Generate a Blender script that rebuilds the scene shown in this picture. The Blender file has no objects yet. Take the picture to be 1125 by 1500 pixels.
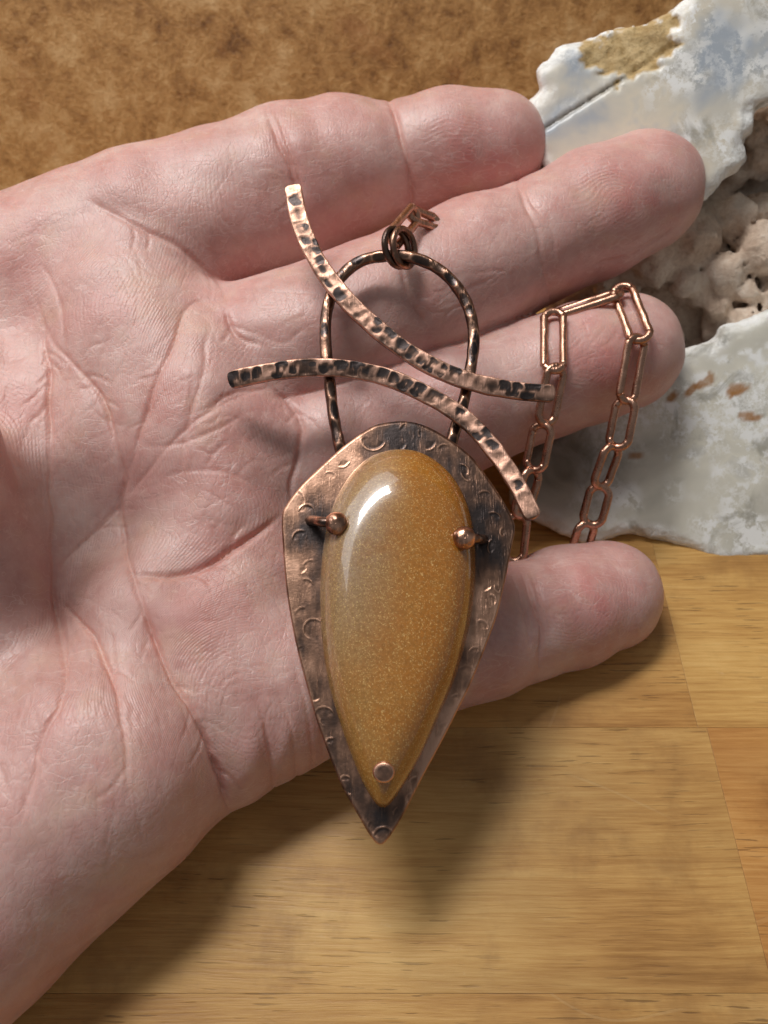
import bpy, math, random
import numpy as np
from mathutils import Vector, Matrix

random.seed(7)
RNG = np.random.default_rng(7)
scene = bpy.context.scene
C = scene.collection

# ------------------------------------------------------------------ camera
S = 0.001                       # build in millimetres, scene in metres
F_PX, CX, CY = 1083.0, 562.5, 750.0      # focal length in pixels of a 1125x1500 frame
D = 108.3                       # distance to the pendant (mm)
K = D / F_PX                    # 0.1 mm : one "unit" of the hand/pendant drawings
H = 122.0                       # camera height over the table (mm)
TILT = math.radians(55)
ct, st = math.cos(TILT), math.sin(TILT)
R_CW = np.array([[1, 0, 0], [0, st, -ct], [0, ct, st]], dtype=np.float64)   # camera axes -> world
CAM = np.array([0, 0, H])

cam_d = bpy.data.cameras.new('camera')
cam = bpy.data.objects.new('camera', cam_d)
C.objects.link(cam)
cam.location = Vector((0, 0, H * S))
cam.rotation_euler = (math.pi / 2 - TILT, 0, 0)
cam_d.sensor_fit = 'VERTICAL'
cam_d.sensor_height = 24
cam_d.lens = F_PX / 1500 * 24
cam_d.clip_start = 0.005
cam_d.clip_end = 20
cam_d.dof.use_dof = True
cam_d.dof.focus_distance = 0.108
cam_d.dof.aperture_fstop = 19
scene.camera = cam

# ------------------------------------------------------------------ world and lamps
w = bpy.data.worlds.new('World')
scene.world = w
w.use_nodes = True
bg = w.node_tree.nodes['Background']
bg.inputs[0].default_value = (0.96, 0.98, 1.0, 1)
bg.inputs[1].default_value = 0.165

def cam2world(p):
    return np.asarray(p, dtype=np.float64) @ R_CW.T + CAM

L_CAM = np.array([-0.27, 0.80, 0.535]); L_CAM /= np.linalg.norm(L_CAM)
aim = cam2world([0, -5, -D])
lp = (cam2world(np.array([0, -5, -D]) + L_CAM * 560)) * S
ld = bpy.data.lights.new('ceiling_lamp', 'AREA')
ld.shape = 'RECTANGLE'; ld.size = 0.23; ld.size_y = 0.085
ld.energy = 2.0
ld.color = (1.0, 0.975, 0.945)
lo = bpy.data.objects.new('ceiling_lamp', ld)
C.objects.link(lo)
lo.location = Vector(lp)
zl = R_CW @ L_CAM; xl = R_CW @ np.array([0.80, 0.60, 0.0]); xl -= zl * (xl @ zl); xl /= np.linalg.norm(xl)
lo.rotation_euler = Matrix(np.stack([xl, np.cross(zl, xl), zl], 1).tolist()).to_euler()

# wide fill light added on that lamp's side to soften the shadows
wd_ = bpy.data.lights.new('soft_fill_light', 'AREA')
wd_.shape = 'RECTANGLE'; wd_.size = 0.9; wd_.size_y = 0.7; wd_.energy = 4.2; wd_.color = (0.97, 0.99, 1.0)
wo = bpy.data.objects.new('soft_fill_light', wd_); C.objects.link(wo)
w_cam = np.array([-0.52, 0.80, 0.30]); w_cam /= np.linalg.norm(w_cam)
wp = cam2world(np.array([0, -5, -D]) + w_cam * 900) * S
wo.location = Vector(wp)
wo.rotation_euler = (Vector(aim * S) - Vector(wp)).to_track_quat('-Z', 'Y').to_euler()

scene.render.engine = 'CYCLES'
scene.cycles.max_bounces = 6
scene.cycles.diffuse_bounces = 3
scene.cycles.adaptive_threshold = 0.02
scene.view_settings.view_transform = 'Standard'
scene.view_settings.look = 'None'
scene.view_settings.exposure = 0
scene.view_settings.gamma = 1
scene.render.film_transparent = False

# ------------------------------------------------------------------ helpers
LEAN = 0.45                     # the hand lies back: its lower edge is nearer than the fingertips' side
def P(u, v, z=0.0, lean=None):
    """drawing position (u right, v down, z units towards the viewer) -> rigid frame units"""
    z = z + (LEAN if lean is None else lean) * (v - CY)
    s = (D / K - z) / (D / K)
    return np.stack(np.broadcast_arrays((u - CX) * s, -(v - CY) * s, z), -1).astype(float)

PEND_LEAN, PEND_Z = 0.28, 2.0
def PP(u, v, z=0.0):
    """the same for the pendant, which lies on the fingers and leans back less"""
    return P(u, v, z + PEND_Z, PEND_LEAN)

def scl(q):
    """size of one drawing unit at the depth of the rigid point(s) q"""
    return 1 - np.asarray(q)[..., 2] * K / D

def unit2world(q):
    """rigid frame units (0.1 mm) -> world metres"""
    q = np.asarray(q, dtype=np.float64) * K
    q = q + np.array([0, 0, -D])
    return cam2world(q) * S

def new_mesh(name, verts, faces4, mat, parent=None, origin=None, attrs=None, smooth=True, tris=None):
    verts = np.asarray(verts, dtype=np.float64)
    o = np.zeros(3) if origin is None else np.asarray(origin)
    verts = (verts - o).astype(np.float32)
    me = bpy.data.meshes.new(name)
    f4 = np.asarray(faces4, dtype=np.int32).reshape(-1, 4) if faces4 is not None and len(faces4) else np.zeros((0, 4), np.int32)
    f3 = np.asarray(tris, dtype=np.int32).reshape(-1, 3) if tris is not None and len(tris) else np.zeros((0, 3), np.int32)
    me.vertices.add(len(verts)); me.vertices.foreach_set('co', verts.ravel())
    nl = f4.size + f3.size
    me.loops.add(nl)
    me.loops.foreach_set('vertex_index', np.concatenate([f4.ravel(), f3.ravel()]).astype(np.int32))
    me.polygons.add(len(f4) + len(f3))
    starts = np.concatenate([np.arange(len(f4)) * 4, f4.size + np.arange(len(f3)) * 3]).astype(np.int32)
    me.polygons.foreach_set('loop_start', starts)
    me.polygons.foreach_set('use_smooth', np.full(len(starts), smooth, dtype=bool))
    me.update(calc_edges=True); me.validate()
    if attrs:
        for k_, a in attrs.items():
            at = me.attributes.new(k_, 'FLOAT', 'POINT')
            at.data.foreach_set('value', np.asarray(a, dtype=np.float32))
    if mat: me.materials.append(mat)
    ob = bpy.data.objects.new(name, me)
    C.objects.link(ob)
    if parent is not None:
        ob.parent = parent
    elif origin is not None:
        ob.location = Vector(o)
    return ob

def empty(name, loc):
    o = bpy.data.objects.new(name, None)
    C.objects.link(o); o.location = Vector(loc); o.empty_display_size = 0.01
    return o

def tag(o, label=None, cat=None, kind=None):
    if label: o['label'] = label
    if cat: o['category'] = cat
    if kind: o['kind'] = kind

def smooth_curve(pts, n, closed=False):
    """Catmull-Rom, resampled evenly"""
    p = np.asarray(pts, dtype=np.float64)
    m = len(p)
    if closed:
        q = np.vstack([p[-1], p, p[0], p[1]])
        segs = m
    else:
        q = np.vstack([2 * p[0] - p[1], p, 2 * p[-1] - p[-2]])
        segs = m - 1
    out = []
    t = np.linspace(0, 1, 24, endpoint=False)[:, None]
    for i in range(segs):
        a, b, c, d = q[i], q[i + 1], q[i + 2], q[i + 3]
        out.append(0.5 * (2 * b + (c - a) * t + (2 * a - 5 * b + 4 * c - d) * t**2 + (3 * b - a - 3 * c + d) * t**3))
    out = np.vstack(out + ([p[:1]] if closed else [p[-1:]]))
    L = np.concatenate([[0], np.cumsum(np.linalg.norm(np.diff(out, axis=0), axis=1))])
    s = np.linspace(0, L[-1], n + 1)[:-1] if closed else np.linspace(0, L[-1], n)
    return np.stack([np.interp(s, L, out[:, i]) for i in range(out.shape[1])], 1), L[-1]

def hash3(i, j, k, seed):
    h = (i * 374761393 + j * 668265263 + k * 2147483647 + seed * 974634777) & 0x7fffffff
    h = ((h ^ (h >> 13)) * 1274126177) & 0x7fffffff
    h = h ^ (h >> 16)
    return (h & 0xffff) / 65535.0

def vnoise(p, seed=0):
    p = np.asarray(p, dtype=np.float64)
    if p.shape[1] == 2: p = np.column_stack([p, np.zeros(len(p))])
    i = np.floor(p).astype(np.int64); f = p - i; f = f * f * (3 - 2 * f)
    r = 0
    for a in (0, 1):
        for b in (0, 1):
            for c in (0, 1):
                wgt = (f[:, 0] if a else 1 - f[:, 0]) * (f[:, 1] if b else 1 - f[:, 1]) * (f[:, 2] if c else 1 - f[:, 2])
                r = r + wgt * hash3(i[:, 0] + a, i[:, 1] + b, i[:, 2] + c, seed)
    return r * 2 - 1

def fbm(p, seed=0, octv=3):
    r = 0; a = 1.0; p = np.asarray(p, dtype=np.float64)
    for o in range(octv):
        r = r + a * vnoise(p * 2**o + 17.3 * o, seed + o); a *= 0.5
    return r

def sstep(a, b, x):
    t = np.clip((x - a) / (b - a), 0, 1)
    return t * t * (3 - 2 * t)

def smin(a, b, k):
    h = np.clip(0.5 + 0.5 * (b - a) / k, 0, 1)
    return b + (a - b) * h - k * h * (1 - h)

def cone(p, a, ra, b, rb):
    ba = b - a
    t = np.clip(((p - a) @ ba) / (ba @ ba), 0, 1)
    return np.linalg.norm(p - a - t[:, None] * ba, axis=1) - (ra + (rb - ra) * t)

def ellipsoid(p, c, r):
    q = (p - c) / r
    k0 = np.linalg.norm(q, axis=1)
    k1 = np.linalg.norm(q / r, axis=1)
    return k0 * (k0 - 1) / np.maximum(k1, 1e-6)

def surface_nets(F, origin, h):
    ins = F < 0
    cnt = sum(ins[a:F.shape[0] - 1 + a, b:F.shape[1] - 1 + b, c:F.shape[2] - 1 + c].astype(np.int8)
              for a in (0, 1) for b in (0, 1) for c in (0, 1))
    act = np.argwhere((cnt > 0) & (cnt < 8))
    vid = np.full(cnt.shape, -1, np.int64)
    vid[act[:, 0], act[:, 1], act[:, 2]] = np.arange(len(act))
    acc = np.zeros((len(act), 3)); n = np.zeros(len(act))
    for ax in range(3):
        o1, o2 = [x for x in range(3) if x != ax]
        for s1 in (0, 1):
            for s2 in (0, 1):
                a = act.copy(); a[:, o1] += s1; a[:, o2] += s2
                b = a.copy(); b[:, ax] += 1
                fa = F[a[:, 0], a[:, 1], a[:, 2]]; fb = F[b[:, 0], b[:, 1], b[:, 2]]
                m = (fa < 0) != (fb < 0)
                t = np.where(m, fa / np.where(m, fa - fb, 1), 0)
                q = a.astype(float); q[:, ax] += t
                acc[m] += q[m]; n[m] += 1
    V = acc / n[:, None] * h + origin
    faces = []
    for ax in range(3):
        o1, o2 = (ax + 1) % 3, (ax + 2) % 3
        sl0 = [slice(None)] * 3; sl1 = [slice(None)] * 3
        sl0[ax] = slice(0, -1); sl1[ax] = slice(1, None)
        ch = ins[tuple(sl0)] != ins[tuple(sl1)]
        e = np.argwhere(ch)
        e = e[(e[:, o1] > 0) & (e[:, o2] > 0) & (e[:, o1] < F.shape[o1] - 1) & (e[:, o2] < F.shape[o2] - 1)]
        q = []
        for d1, d2 in ((-1, -1), (0, -1), (0, 0), (-1, 0)):
            c = e.copy(); c[:, o1] += d1; c[:, o2] += d2
            q.append(vid[c[:, 0], c[:, 1], c[:, 2]])
        q = np.stack(q, 1)
        flip = ~ins[e[:, 0], e[:, 1], e[:, 2]]
        q[flip] = q[flip][:, ::-1]
        faces.append(q[(q >= 0).all(1)])
    return V, np.vstack(faces)

def mesh_field(fun, lo, hi, h, coarse=4):
    """narrow band evaluation + surface nets"""
    lo = np.array(lo, float); hi = np.array(hi, float)
    hc = h * coarse
    nc = np.ceil((hi - lo) / hc).astype(int) + 1
    gx = [lo[i] + np.arange(nc[i]) * hc for i in range(3)]
    G = np.stack(np.meshgrid(*gx, indexing='ij'), -1).reshape(-1, 3)
    Fc = fun(G).reshape(nc)
    nf = (nc - 1) * coarse + 1
    idx = [np.minimum((np.arange(nf[i]) + coarse // 2) // coarse, nc[i] - 1) for i in range(3)]
    F = Fc[np.ix_(*idx)].astype(np.float64)
    band = np.argwhere(np.abs(F) < hc * 2.6)
    F[band[:, 0], band[:, 1], band[:, 2]] = fun(lo + band * h)
    return surface_nets(F, lo, h)

def subdivide(V, Q):
    E = np.vstack([Q[:, [0, 1]], Q[:, [1, 2]], Q[:, [2, 3]], Q[:, [3, 0]]])
    E.sort(axis=1)
    key = E[:, 0] * len(V) + E[:, 1]
    uk, inv = np.unique(key, return_inverse=True)
    em = (V[uk // len(V)] + V[uk % len(V)]) / 2
    fm = V[Q].mean(1)
    nv, ne, nq = len(V), len(uk), len(Q)
    e = inv.reshape(4, nq).T + nv
    f = np.arange(nq) + nv + ne
    out = np.vstack([np.stack([Q[:, i], e[:, i], f, e[:, (i + 3) % 4]], 1) for i in range(4)])
    return np.vstack([V, em, fm]), out

def normals(V, Q):
    n = np.cross(V[Q[:, 2]] - V[Q[:, 0]], V[Q[:, 3]] - V[Q[:, 1]])
    N = np.zeros_like(V)
    for i in range(3):
        N[:, i] = sum(np.bincount(Q[:, j], n[:, i], len(V)) for j in range(4))
    return N / np.maximum(np.linalg.norm(N, axis=1), 1e-9)[:, None]

# ------------------------------------------------------------------ material kit
class NT:
    def __init__(self, name):
        self.m = bpy.data.materials.new(name); self.m.use_nodes = True
        self.t = self.m.node_tree; self.t.nodes.clear()
        self.out = self.n('ShaderNodeOutputMaterial')
        self.b = self.n('ShaderNodeBsdfPrincipled')
        self.l(self.b.outputs[0], self.out.inputs[0])
    def n(self, t, **kw):
        x = self.t.nodes.new(t)
        for k_, v_ in kw.items(): setattr(x, k_, v_)
        return x
    def l(self, a, b): self.t.links.new(a, b)
    def val(self, sock, v_):
        if hasattr(v_, 'is_output'): self.l(v_, sock)
        else: sock.default_value = v_
    def coord(self, kind='Object'):
        return self.n('ShaderNodeTexCoord').outputs[kind]
    def mapping(self, vec, scale=(1, 1, 1), loc=(0, 0, 0), rot=(0, 0, 0)):
        x = self.n('ShaderNodeMapping'); self.l(vec, x.inputs[0])
        x.inputs[1].default_value = loc; x.inputs[2].default_value = rot; x.inputs[3].default_value = scale
        return x.outputs[0]
    def noise(self, vec, scale, detail=4, rough=0.55, dist=0.0):
        x = self.n('ShaderNodeTexNoise'); self.l(vec, x.inputs['Vector'])
        x.inputs['Scale'].default_value = scale; x.inputs['Detail'].default_value = detail
        x.inputs['Roughness'].default_value = rough; x.inputs['Distortion'].default_value = dist
        return x.outputs['Fac']
    def noisec(self, vec, scale, detail=3):
        x = self.n('ShaderNodeTexNoise'); self.l(vec, x.inputs['Vector'])
        x.inputs['Scale'].default_value = scale; x.inputs['Detail'].default_value = detail
        return x.outputs['Color']
    def voro(self, vec, scale, feature='F1', out='Distance', rnd=1.0):
        x = self.n('ShaderNodeTexVoronoi', feature=feature); self.l(vec, x.inputs['Vector'])
        x.inputs['Scale'].default_value = scale
        x.inputs['Randomness'].default_value = rnd
        return x.outputs[out]
    def math(self, op, a, b=0.0, c=None, clamp=False):
        x = self.n('ShaderNodeMath', operation=op, use_clamp=clamp)
        self.val(x.inputs[0], a); self.val(x.inputs[1], b)
        if c is not None: self.val(x.inputs[2], c)
        return x.outputs[0]
    def rng(self, v_, a, b, c=0.0, d=1.0, smooth=False):
        x = self.n('ShaderNodeMapRange')
        if smooth: x.interpolation_type = 'SMOOTHSTEP'
        self.val(x.inputs[0], v_)
        for i, q in enumerate((a, b, c, d)): x.inputs[i + 1].default_value = q
        return x.outputs[0]
    def mix(self, f, a, b, mode='MIX'):
        x = self.n('ShaderNodeMix', data_type='RGBA', blend_type=mode)
        self.val(x.inputs[0], f)
        for s_, v_ in ((x.inputs[6], a), (x.inputs[7], b)):
            if isinstance(v_, tuple): v_ = (*v_, 1.0) if len(v_) == 3 else v_
            self.val(s_, v_)
        return x.outputs[2]
    def ramp(self, v_, stops):
        x = self.n('ShaderNodeValToRGB'); self.val(x.inputs[0], v_)
        el = x.color_ramp.elements
        while len(el) < len(stops): el.new(0.5)
        for e, (p_, c_) in zip(el, stops):
            e.position = p_; e.color = (*c_, 1.0)
        return x.outputs[0]
    def attr(self, name):
        return self.n('ShaderNodeAttribute', attribute_name=name).outputs['Fac']
    def bump(self, h, dist, strength=1.0, prev=None):
        x = self.n('ShaderNodeBump'); self.val(x.inputs['Height'], h)
        x.inputs['Distance'].default_value = dist; self.val(x.inputs['Strength'], strength)
        if prev is not None: self.l(prev, x.inputs['Normal'])
        return x.outputs[0]
    def set(self, **kw):
        for k_, v_ in kw.items():
            s_ = self.b.inputs[k_.replace('_', ' ')]
            if isinstance(v_, tuple) and len(v_) == 3 and s_.type == 'RGBA': v_ = (*v_, 1.0)
            self.val(s_, v_)

def mat_wood():
    t = NT('wood')
    oi = t.n('ShaderNodeObjectInfo')
    off = t.n('ShaderNodeVectorMath', operation='SCALE'); off.inputs[0].default_value = (3.1, 7.7, 1.3); t.l(oi.outputs['Random'], off.inputs['Scale'])
    ad = t.n('ShaderNodeVectorMath', operation='ADD'); t.l(t.coord(), ad.inputs[0]); t.l(off.outputs[0], ad.inputs[1])
    co = ad.outputs[0]
    wob = t.n('ShaderNodeVectorMath', operation='SCALE'); wob.inputs['Scale'].default_value = 0.004
    t.l(t.noisec(co, 14, 2), wob.inputs[0])
    ad2 = t.n('ShaderNodeVectorMath', operation='ADD'); t.l(co, ad2.inputs[0]); t.l(wob.outputs[0], ad2.inputs[1])
    c2 = ad2.outputs[0]
    g1 = t.noise(t.mapping(c2, (26, 300, 300)), 1.0, 6, 0.68)
    g2 = t.noise(t.mapping(c2, (75, 2100, 2100)), 1.0, 6, 0.7)
    bl = t.noise(t.mapping(co, (22, 45, 45)), 1.0, 4, 0.6)
    bl2 = t.noise(co, 60, 5, 0.65)
    f = t.math('ADD', t.math('MULTIPLY', g1, 0.28), t.math('ADD', t.math('MULTIPLY', g2, 0.38), t.math('MULTIPLY', bl, 0.48)))
    col = t.ramp(f, [(0.40, (0.27, 0.135, 0.042)), (0.52, (0.46, 0.265, 0.095)), (0.60, (0.56, 0.35, 0.135)), (0.72, (0.68, 0.47, 0.21))])
    col = t.mix(t.rng(bl2, 0.50, 0.72, 0, 0.55, True), col, (0.27, 0.145, 0.055))
    bl3 = t.noise(t.mapping(co, (14, 30, 30), loc=(4, 2, 1)), 1.0, 3, 0.5)
    col = t.mix(t.rng(bl3, 0.52, 0.68, 0, 0.30, True), col, (0.24, 0.135, 0.055))
    col = t.mix(t.rng(bl3, 0.44, 0.3, 0, 0.3, True), col, (0.62, 0.44, 0.22))
    # fine dark pores along the grain
    por = t.noise(t.mapping(c2, (140, 2600, 2600)), 1.0, 2, 0.5)
    por2 = t.noise(co, 45, 2, 0.5)
    pm = t.math('MULTIPLY', t.rng(por, 0.64, 0.68, 0, 0.5), t.rng(por2, 0.38, 0.58, 0, 1))
    col = t.mix(pm, col, (0.07, 0.035, 0.015))
    # pale scuffs
    sc = t.noise(t.mapping(co, (260, 500, 300), rot=(0, 0, 0.5)), 1.0, 3, 0.7)
    col = t.mix(t.math('MULTIPLY', t.rng(sc, 0.66, 0.78, 0, 0.45), t.rng(bl, 0.45, 0.65)), col, (0.66, 0.53, 0.36))
    # wandering hairline scratches
    lines = 0.0
    for rz, sx, seed in ((0.25, 11, 3.3), (-1.1, 8, 9.1), (1.25, 9, 5.0)):
        v1 = t.mapping(co, (sx, sx, sx), loc=(seed, seed * 2, 0), rot=(0, 0, rz))
        nn = t.noise(v1, 1.0, 1.5, 0.4)
        ln = t.math('COMPARE', nn, 0.5, 0.0011)
        ln = t.math('MULTIPLY', ln, t.rng(t.noise(t.mapping(co, (1, 1, 1), loc=(seed, 0, 0)), 38, 2), 0.54, 0.62))
        lines = t.math('MAXIMUM', lines, ln)
    col = t.mix(t.math('MULTIPLY', lines, 0.1), col, (0.75, 0.62, 0.42))
    col = t.mix(1.0, t.mix(1.0, col, (1.10, 1.00, 0.83), 'MULTIPLY'), oi.outputs['Color'], 'MULTIPLY')
    t.set(Base_Color=col, Roughness=t.rng(g2, 0.3, 0.7, 0.34, 0.52), Normal=t.bump(t.math('SUBTRACT', t.math('ADD', g2, t.math('MULTIPLY', g1, 0.6)), t.math('ADD', pm, lines)), 0.00012, 0.6))
    t.b.inputs['Specular IOR Level'].default_value = 0.4
    return t.m

def mat_backdrop():
    t = NT('mottled_card')
    co = t.coord()
    a = t.noise(co, 95, 7, 0.68, 0.3); b = t.noise(co, 420, 6, 0.72); c = t.noise(co, 20, 3)
    d = t.noise(t.mapping(co, (1, 1, 1), loc=(3, 1, 2)), 800, 4, 0.7)
    f = t.math('ADD', t.math('MULTIPLY', a, 0.6), t.math('ADD', t.math('MULTIPLY', b, 0.34), t.math('ADD', t.math('MULTIPLY', c, 0.22), t.math('MULTIPLY', d, 0.16))))
    col = t.ramp(f, [(0.50, (0.17, 0.078, 0.024)), (0.59, (0.38, 0.21, 0.075)), (0.67, (0.55, 0.335, 0.14)), (0.78, (0.72, 0.52, 0.29))])
    col = t.mix(t.rng(t.noise(co, 70, 3), 0.6, 0.78, 0, 0.5), col, (0.36, 0.15, 0.055))
    col = t.mix(1.0, col, (1.06, 0.93, 0.75), 'MULTIPLY')
    t.set(Base_Color=col, Roughness=0.55, Normal=t.bump(t.math('ADD', b, d), 0.0007, 0.5))
    return t.m

def mat_skin():
    t = NT('skin')
    co = t.coord()
    red = t.attr('flush'); crease = t.attr('crease'); ph = t.attr('ridge_phase'); amp = t.attr('ridge_amp')
    n1 = t.noise(co, 75, 3); n2 = t.noise(co, 420, 4, 0.6); n3 = t.noise(co, 1500, 3, 0.6)
    base = t.ramp(t.math('ADD', t.math('MULTIPLY', n1, 0.6), t.math('MULTIPLY', n2, 0.4)),
                  [(0.34, (0.54, 0.285, 0.245)), (0.5, (0.62, 0.365, 0.325)), (0.66, (0.69, 0.465, 0.412))])
    base = t.mix(t.math('MULTIPLY', red, 0.85, clamp=True), base, (0.58, 0.205, 0.185))
    base = t.mix(t.rng(t.noise(t.mapping(co, (1, 1, 1), loc=(5, 3, 1)), 130, 4), 0.54, 0.74, 0, 0.45), base, (0.66, 0.43, 0.31))
    base = t.mix(t.math('MULTIPLY', crease, 0.55, clamp=True), base, (0.40, 0.19, 0.15))
    base = t.mix(t.rng(n3, 0.55, 0.8, 0, 0.22), base, (0.74, 0.54, 0.48))
    # hairline skin lines in several directions
    fine = 0.0
    for q_, (rx, ry, rz_, sx_, sy_) in enumerate(((0.0, 0.3, 0.35, 70, 230), (0.2, 0.0, 1.15, 80, 260), (0.1, 0.2, -0.75, 70, 210))):
        nn = t.noise(t.mapping(co, (sx_, sy_, sy_), loc=(q_ * 1.7, q_ * 0.6, 0.2), rot=(rx, ry, rz_)), 1.0, 2.5, 0.5)
        ln = t.rng(t.math('ABSOLUTE', t.math('SUBTRACT', t.math('FRACT', t.math('MULTIPLY', nn, 9.0)), 0.5)), 0.06, 0.015)
        fine = t.math('MAXIMUM', fine, t.math('MULTIPLY', ln, t.rng(t.noise(t.mapping(co, (1, 1, 1), loc=(q_, 4, 2)), 120, 1), 0.47, 0.60)))
    base = t.mix(t.math('MULTIPLY', fine, 0.30), base, (0.80, 0.60, 0.55))
    # skin relief: papillary ridges where they show, a net of fine lines elsewhere
    ridge = t.math('MULTIPLY', t.math('SINE', ph), amp)
    wv = t.n('ShaderNodeVectorMath', operation='SCALE'); wv.inputs['Scale'].default_value = 0.0012; t.l(t.noisec(co, 500, 2), wv.inputs[0])
    av = t.n('ShaderNodeVectorMath', operation='ADD'); t.l(co, av.inputs[0]); t.l(wv.outputs[0], av.inputs[1])
    cell = t.voro(t.mapping(av.outputs[0], (1, 0.55, 0.8), rot=(0.3, 0.2, 0.5)), 1150, 'DISTANCE_TO_EDGE')
    net = t.rng(cell, 0.0, 0.16, 0, 1)
    cell2 = t.voro(t.mapping(av.outputs[0], (1.0, 0.35, 0.7), rot=(0.1, 0.4, -0.7)), 560, 'DISTANCE_TO_EDGE')
    net2 = t.rng(cell2, 0.0, 0.07, 0, 1)
    pores = t.noise(co, 2600, 3, 0.7)
    h = t.math('ADD', t.math('MULTIPLY', net, 0.34), t.math('ADD', t.math('MULTIPLY', net2, 0.34), t.math('MULTIPLY', pores, 0.35)))
    h = t.math('SUBTRACT', t.math('ADD', h, t.math('MULTIPLY', ridge, 0.5)), t.math('MULTIPLY', fine, 0.45))
    t.set(Base_Color=base, Roughness=t.rng(n2, 0.3, 0.7, 0.36, 0.53), Normal=t.bump(h, 0.00010, 0.52))
    t.b.inputs['Specular IOR Level'].default_value = 0.55
    t.b.subsurface_method = 'BURLEY'
    t.b.inputs['Subsurface Weight'].default_value = 0.5
    t.b.inputs['Subsurface Radius'].default_value = (1.0, 0.35, 0.2)
    t.b.inputs['Subsurface Scale'].default_value = 0.0022
    return t.m

def mat_copper(name, dark=0.0, bright=(0.80, 0.46, 0.32), rough=0.34, use_attr=True, mid=(0.36, 0.20, 0.135)):
    t = NT(name)
    co = t.coord()
    n = t.noise(co, 420, 5, 0.65); f = t.noise(co, 2400, 4, 0.6)
    scr = 0.0
    for q_, (rx, ry, rz_) in enumerate(((0.2, 0.1, 0.6), (0.1, -0.3, -0.5), (0.4, 0.2, 1.5))):
        wob_ = t.noise(t.mapping(co, (5200, 260, 900), loc=(q_, 2 * q_, 0), rot=(rx, ry, rz_)), 1.0, 2, 0.5)
        msk = t.rng(t.noise(t.mapping(co, (1, 1, 1), loc=(q_ * 3, 1, 0)), 330, 2), 0.48, 0.6)
        scr = t.math('MAXIMUM', scr, t.math('MULTIPLY', t.rng(wob_, 0.60, 0.72), msk))
    p = t.attr('patina') if use_attr else dark
    p = t.math('ADD', p, t.math('MULTIPLY', t.math('SUBTRACT', n, 0.5), 0.75))
    p = t.math('SUBTRACT', p, t.math('MULTIPLY', scr, 0.32))
    col = t.ramp(p, [(0.05, bright), (0.35, mid), (0.62, (0.155, 0.095, 0.072)), (0.95, (0.062, 0.050, 0.048))])
    t.set(Base_Color=col, Metallic=1.0, Roughness=t.math('ADD', rough - 0.06, t.math('MULTIPLY', f, 0.16)),
          Normal=t.bump(t.math('ADD', scr, f), 0.00005, 0.55))
    return t.m

def mat_cabochon():
    t = NT('amber_quartz')
    co = t.coord()
    u = t.attr('across'); v = t.attr('along')
    n1 = t.noise(co, 90, 4, 0.6); n2 = t.noise(t.mapping(co, (330, 60, 60)), 1.0, 3); gr = t.noise(co, 2300, 3, 0.7)
    f = t.math('ADD', t.math('MULTIPLY', u, 0.55), t.math('ADD', t.math('MULTIPLY', n1, 0.55), t.math('MULTIPLY', n2, 0.35)))
    col = t.ramp(f, [(0.36, (0.43, 0.265, 0.10)), (0.58, (0.46, 0.235, 0.060)), (0.78, (0.51, 0.20, 0.028)), (0.98, (0.47, 0.145, 0.012))])
    bandm = t.math('MULTIPLY', t.rng(u, 0.50, 0.70, 0, 1, True), t.rng(u, 0.98, 0.80, 0.3, 1, True))
    col = t.mix(t.math('MULTIPLY', bandm, t.rng(n1, 0.35, 0.6, 0.2, 0.8)), col, (0.50, 0.175, 0.016))
    # greyer cloudy zone towards the upper left
    cz = t.math('MULTIPLY', t.rng(u, 0.62, 0.2, 0, 1, True), t.rng(v, 0.25, 0.8, 0, 1, True))
    col = t.mix(t.math('MULTIPLY', cz, t.rng(n1, 0.3, 0.65, 0.45, 1.0)), col, (0.47, 0.345, 0.235))
    col = t.mix(t.rng(t.noise(t.mapping(co, (1, 1, 1), loc=(1, 2, 3)), 160, 4), 0.55, 0.72, 0, 0.55), col, (0.46, 0.16, 0.02))
    col = t.mix(t.rng(gr, 0.35, 0.65, 0.0, 0.55), t.mix(0.6, col, (0.16, 0.07, 0.012)), col)
    # glittering flecks
    wv = t.n('ShaderNodeVectorMath', operation='SCALE'); wv.inputs['Scale'].default_value = 0.0008; t.l(t.noisec(co, 1800, 2), wv.inputs[0])
    av = t.n('ShaderNodeVectorMath', operation='ADD'); t.l(co, av.inputs[0]); t.l(wv.outputs[0], av.inputs[1])
    d = t.voro(av.outputs[0], 4600); rnd = t.voro(av.outputs[0], 4600, 'F1', 'Color')
    sp = t.n('ShaderNodeSeparateColor'); t.l(rnd, sp.inputs[0])
    fl = t.math('MULTIPLY', t.rng(d, 0.55, 0.2, 0, 1), t.rng(sp.outputs[0], 0.35, 1.0, 0, 1))
    col = t.mix(t.math('MULTIPLY', fl, 0.65), col, (0.84, 0.57, 0.22))
    d2 = t.voro(co, 210); r2 = t.voro(co, 210, 'F1', 'Color')
    sp2 = t.n('ShaderNodeSeparateColor'); t.l(r2, sp2.inputs[0])
    col = t.mix(t.math('MULTIPLY', t.rng(d2, 0.10, 0.07), t.rng(sp2.outputs[1], 0.86, 0.9)), col, (0.06, 0.03, 0.015))
    t.set(Base_Color=col, Roughness=0.22, Coat_Weight=1.0, Coat_Roughness=0.035, Normal=t.bump(gr, 0.00003, 0.3))
    t.b.inputs['Coat IOR'].default_value = 1.55
    t.b.subsurface_method = 'BURLEY'
    t.b.inputs['Subsurface Weight'].default_value = 0.35
    t.b.inputs['Subsurface Radius'].default_value = (1.0, 0.55, 0.2)
    t.b.inputs['Subsurface Scale'].default_value = 0.0016
    return t.m

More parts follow.
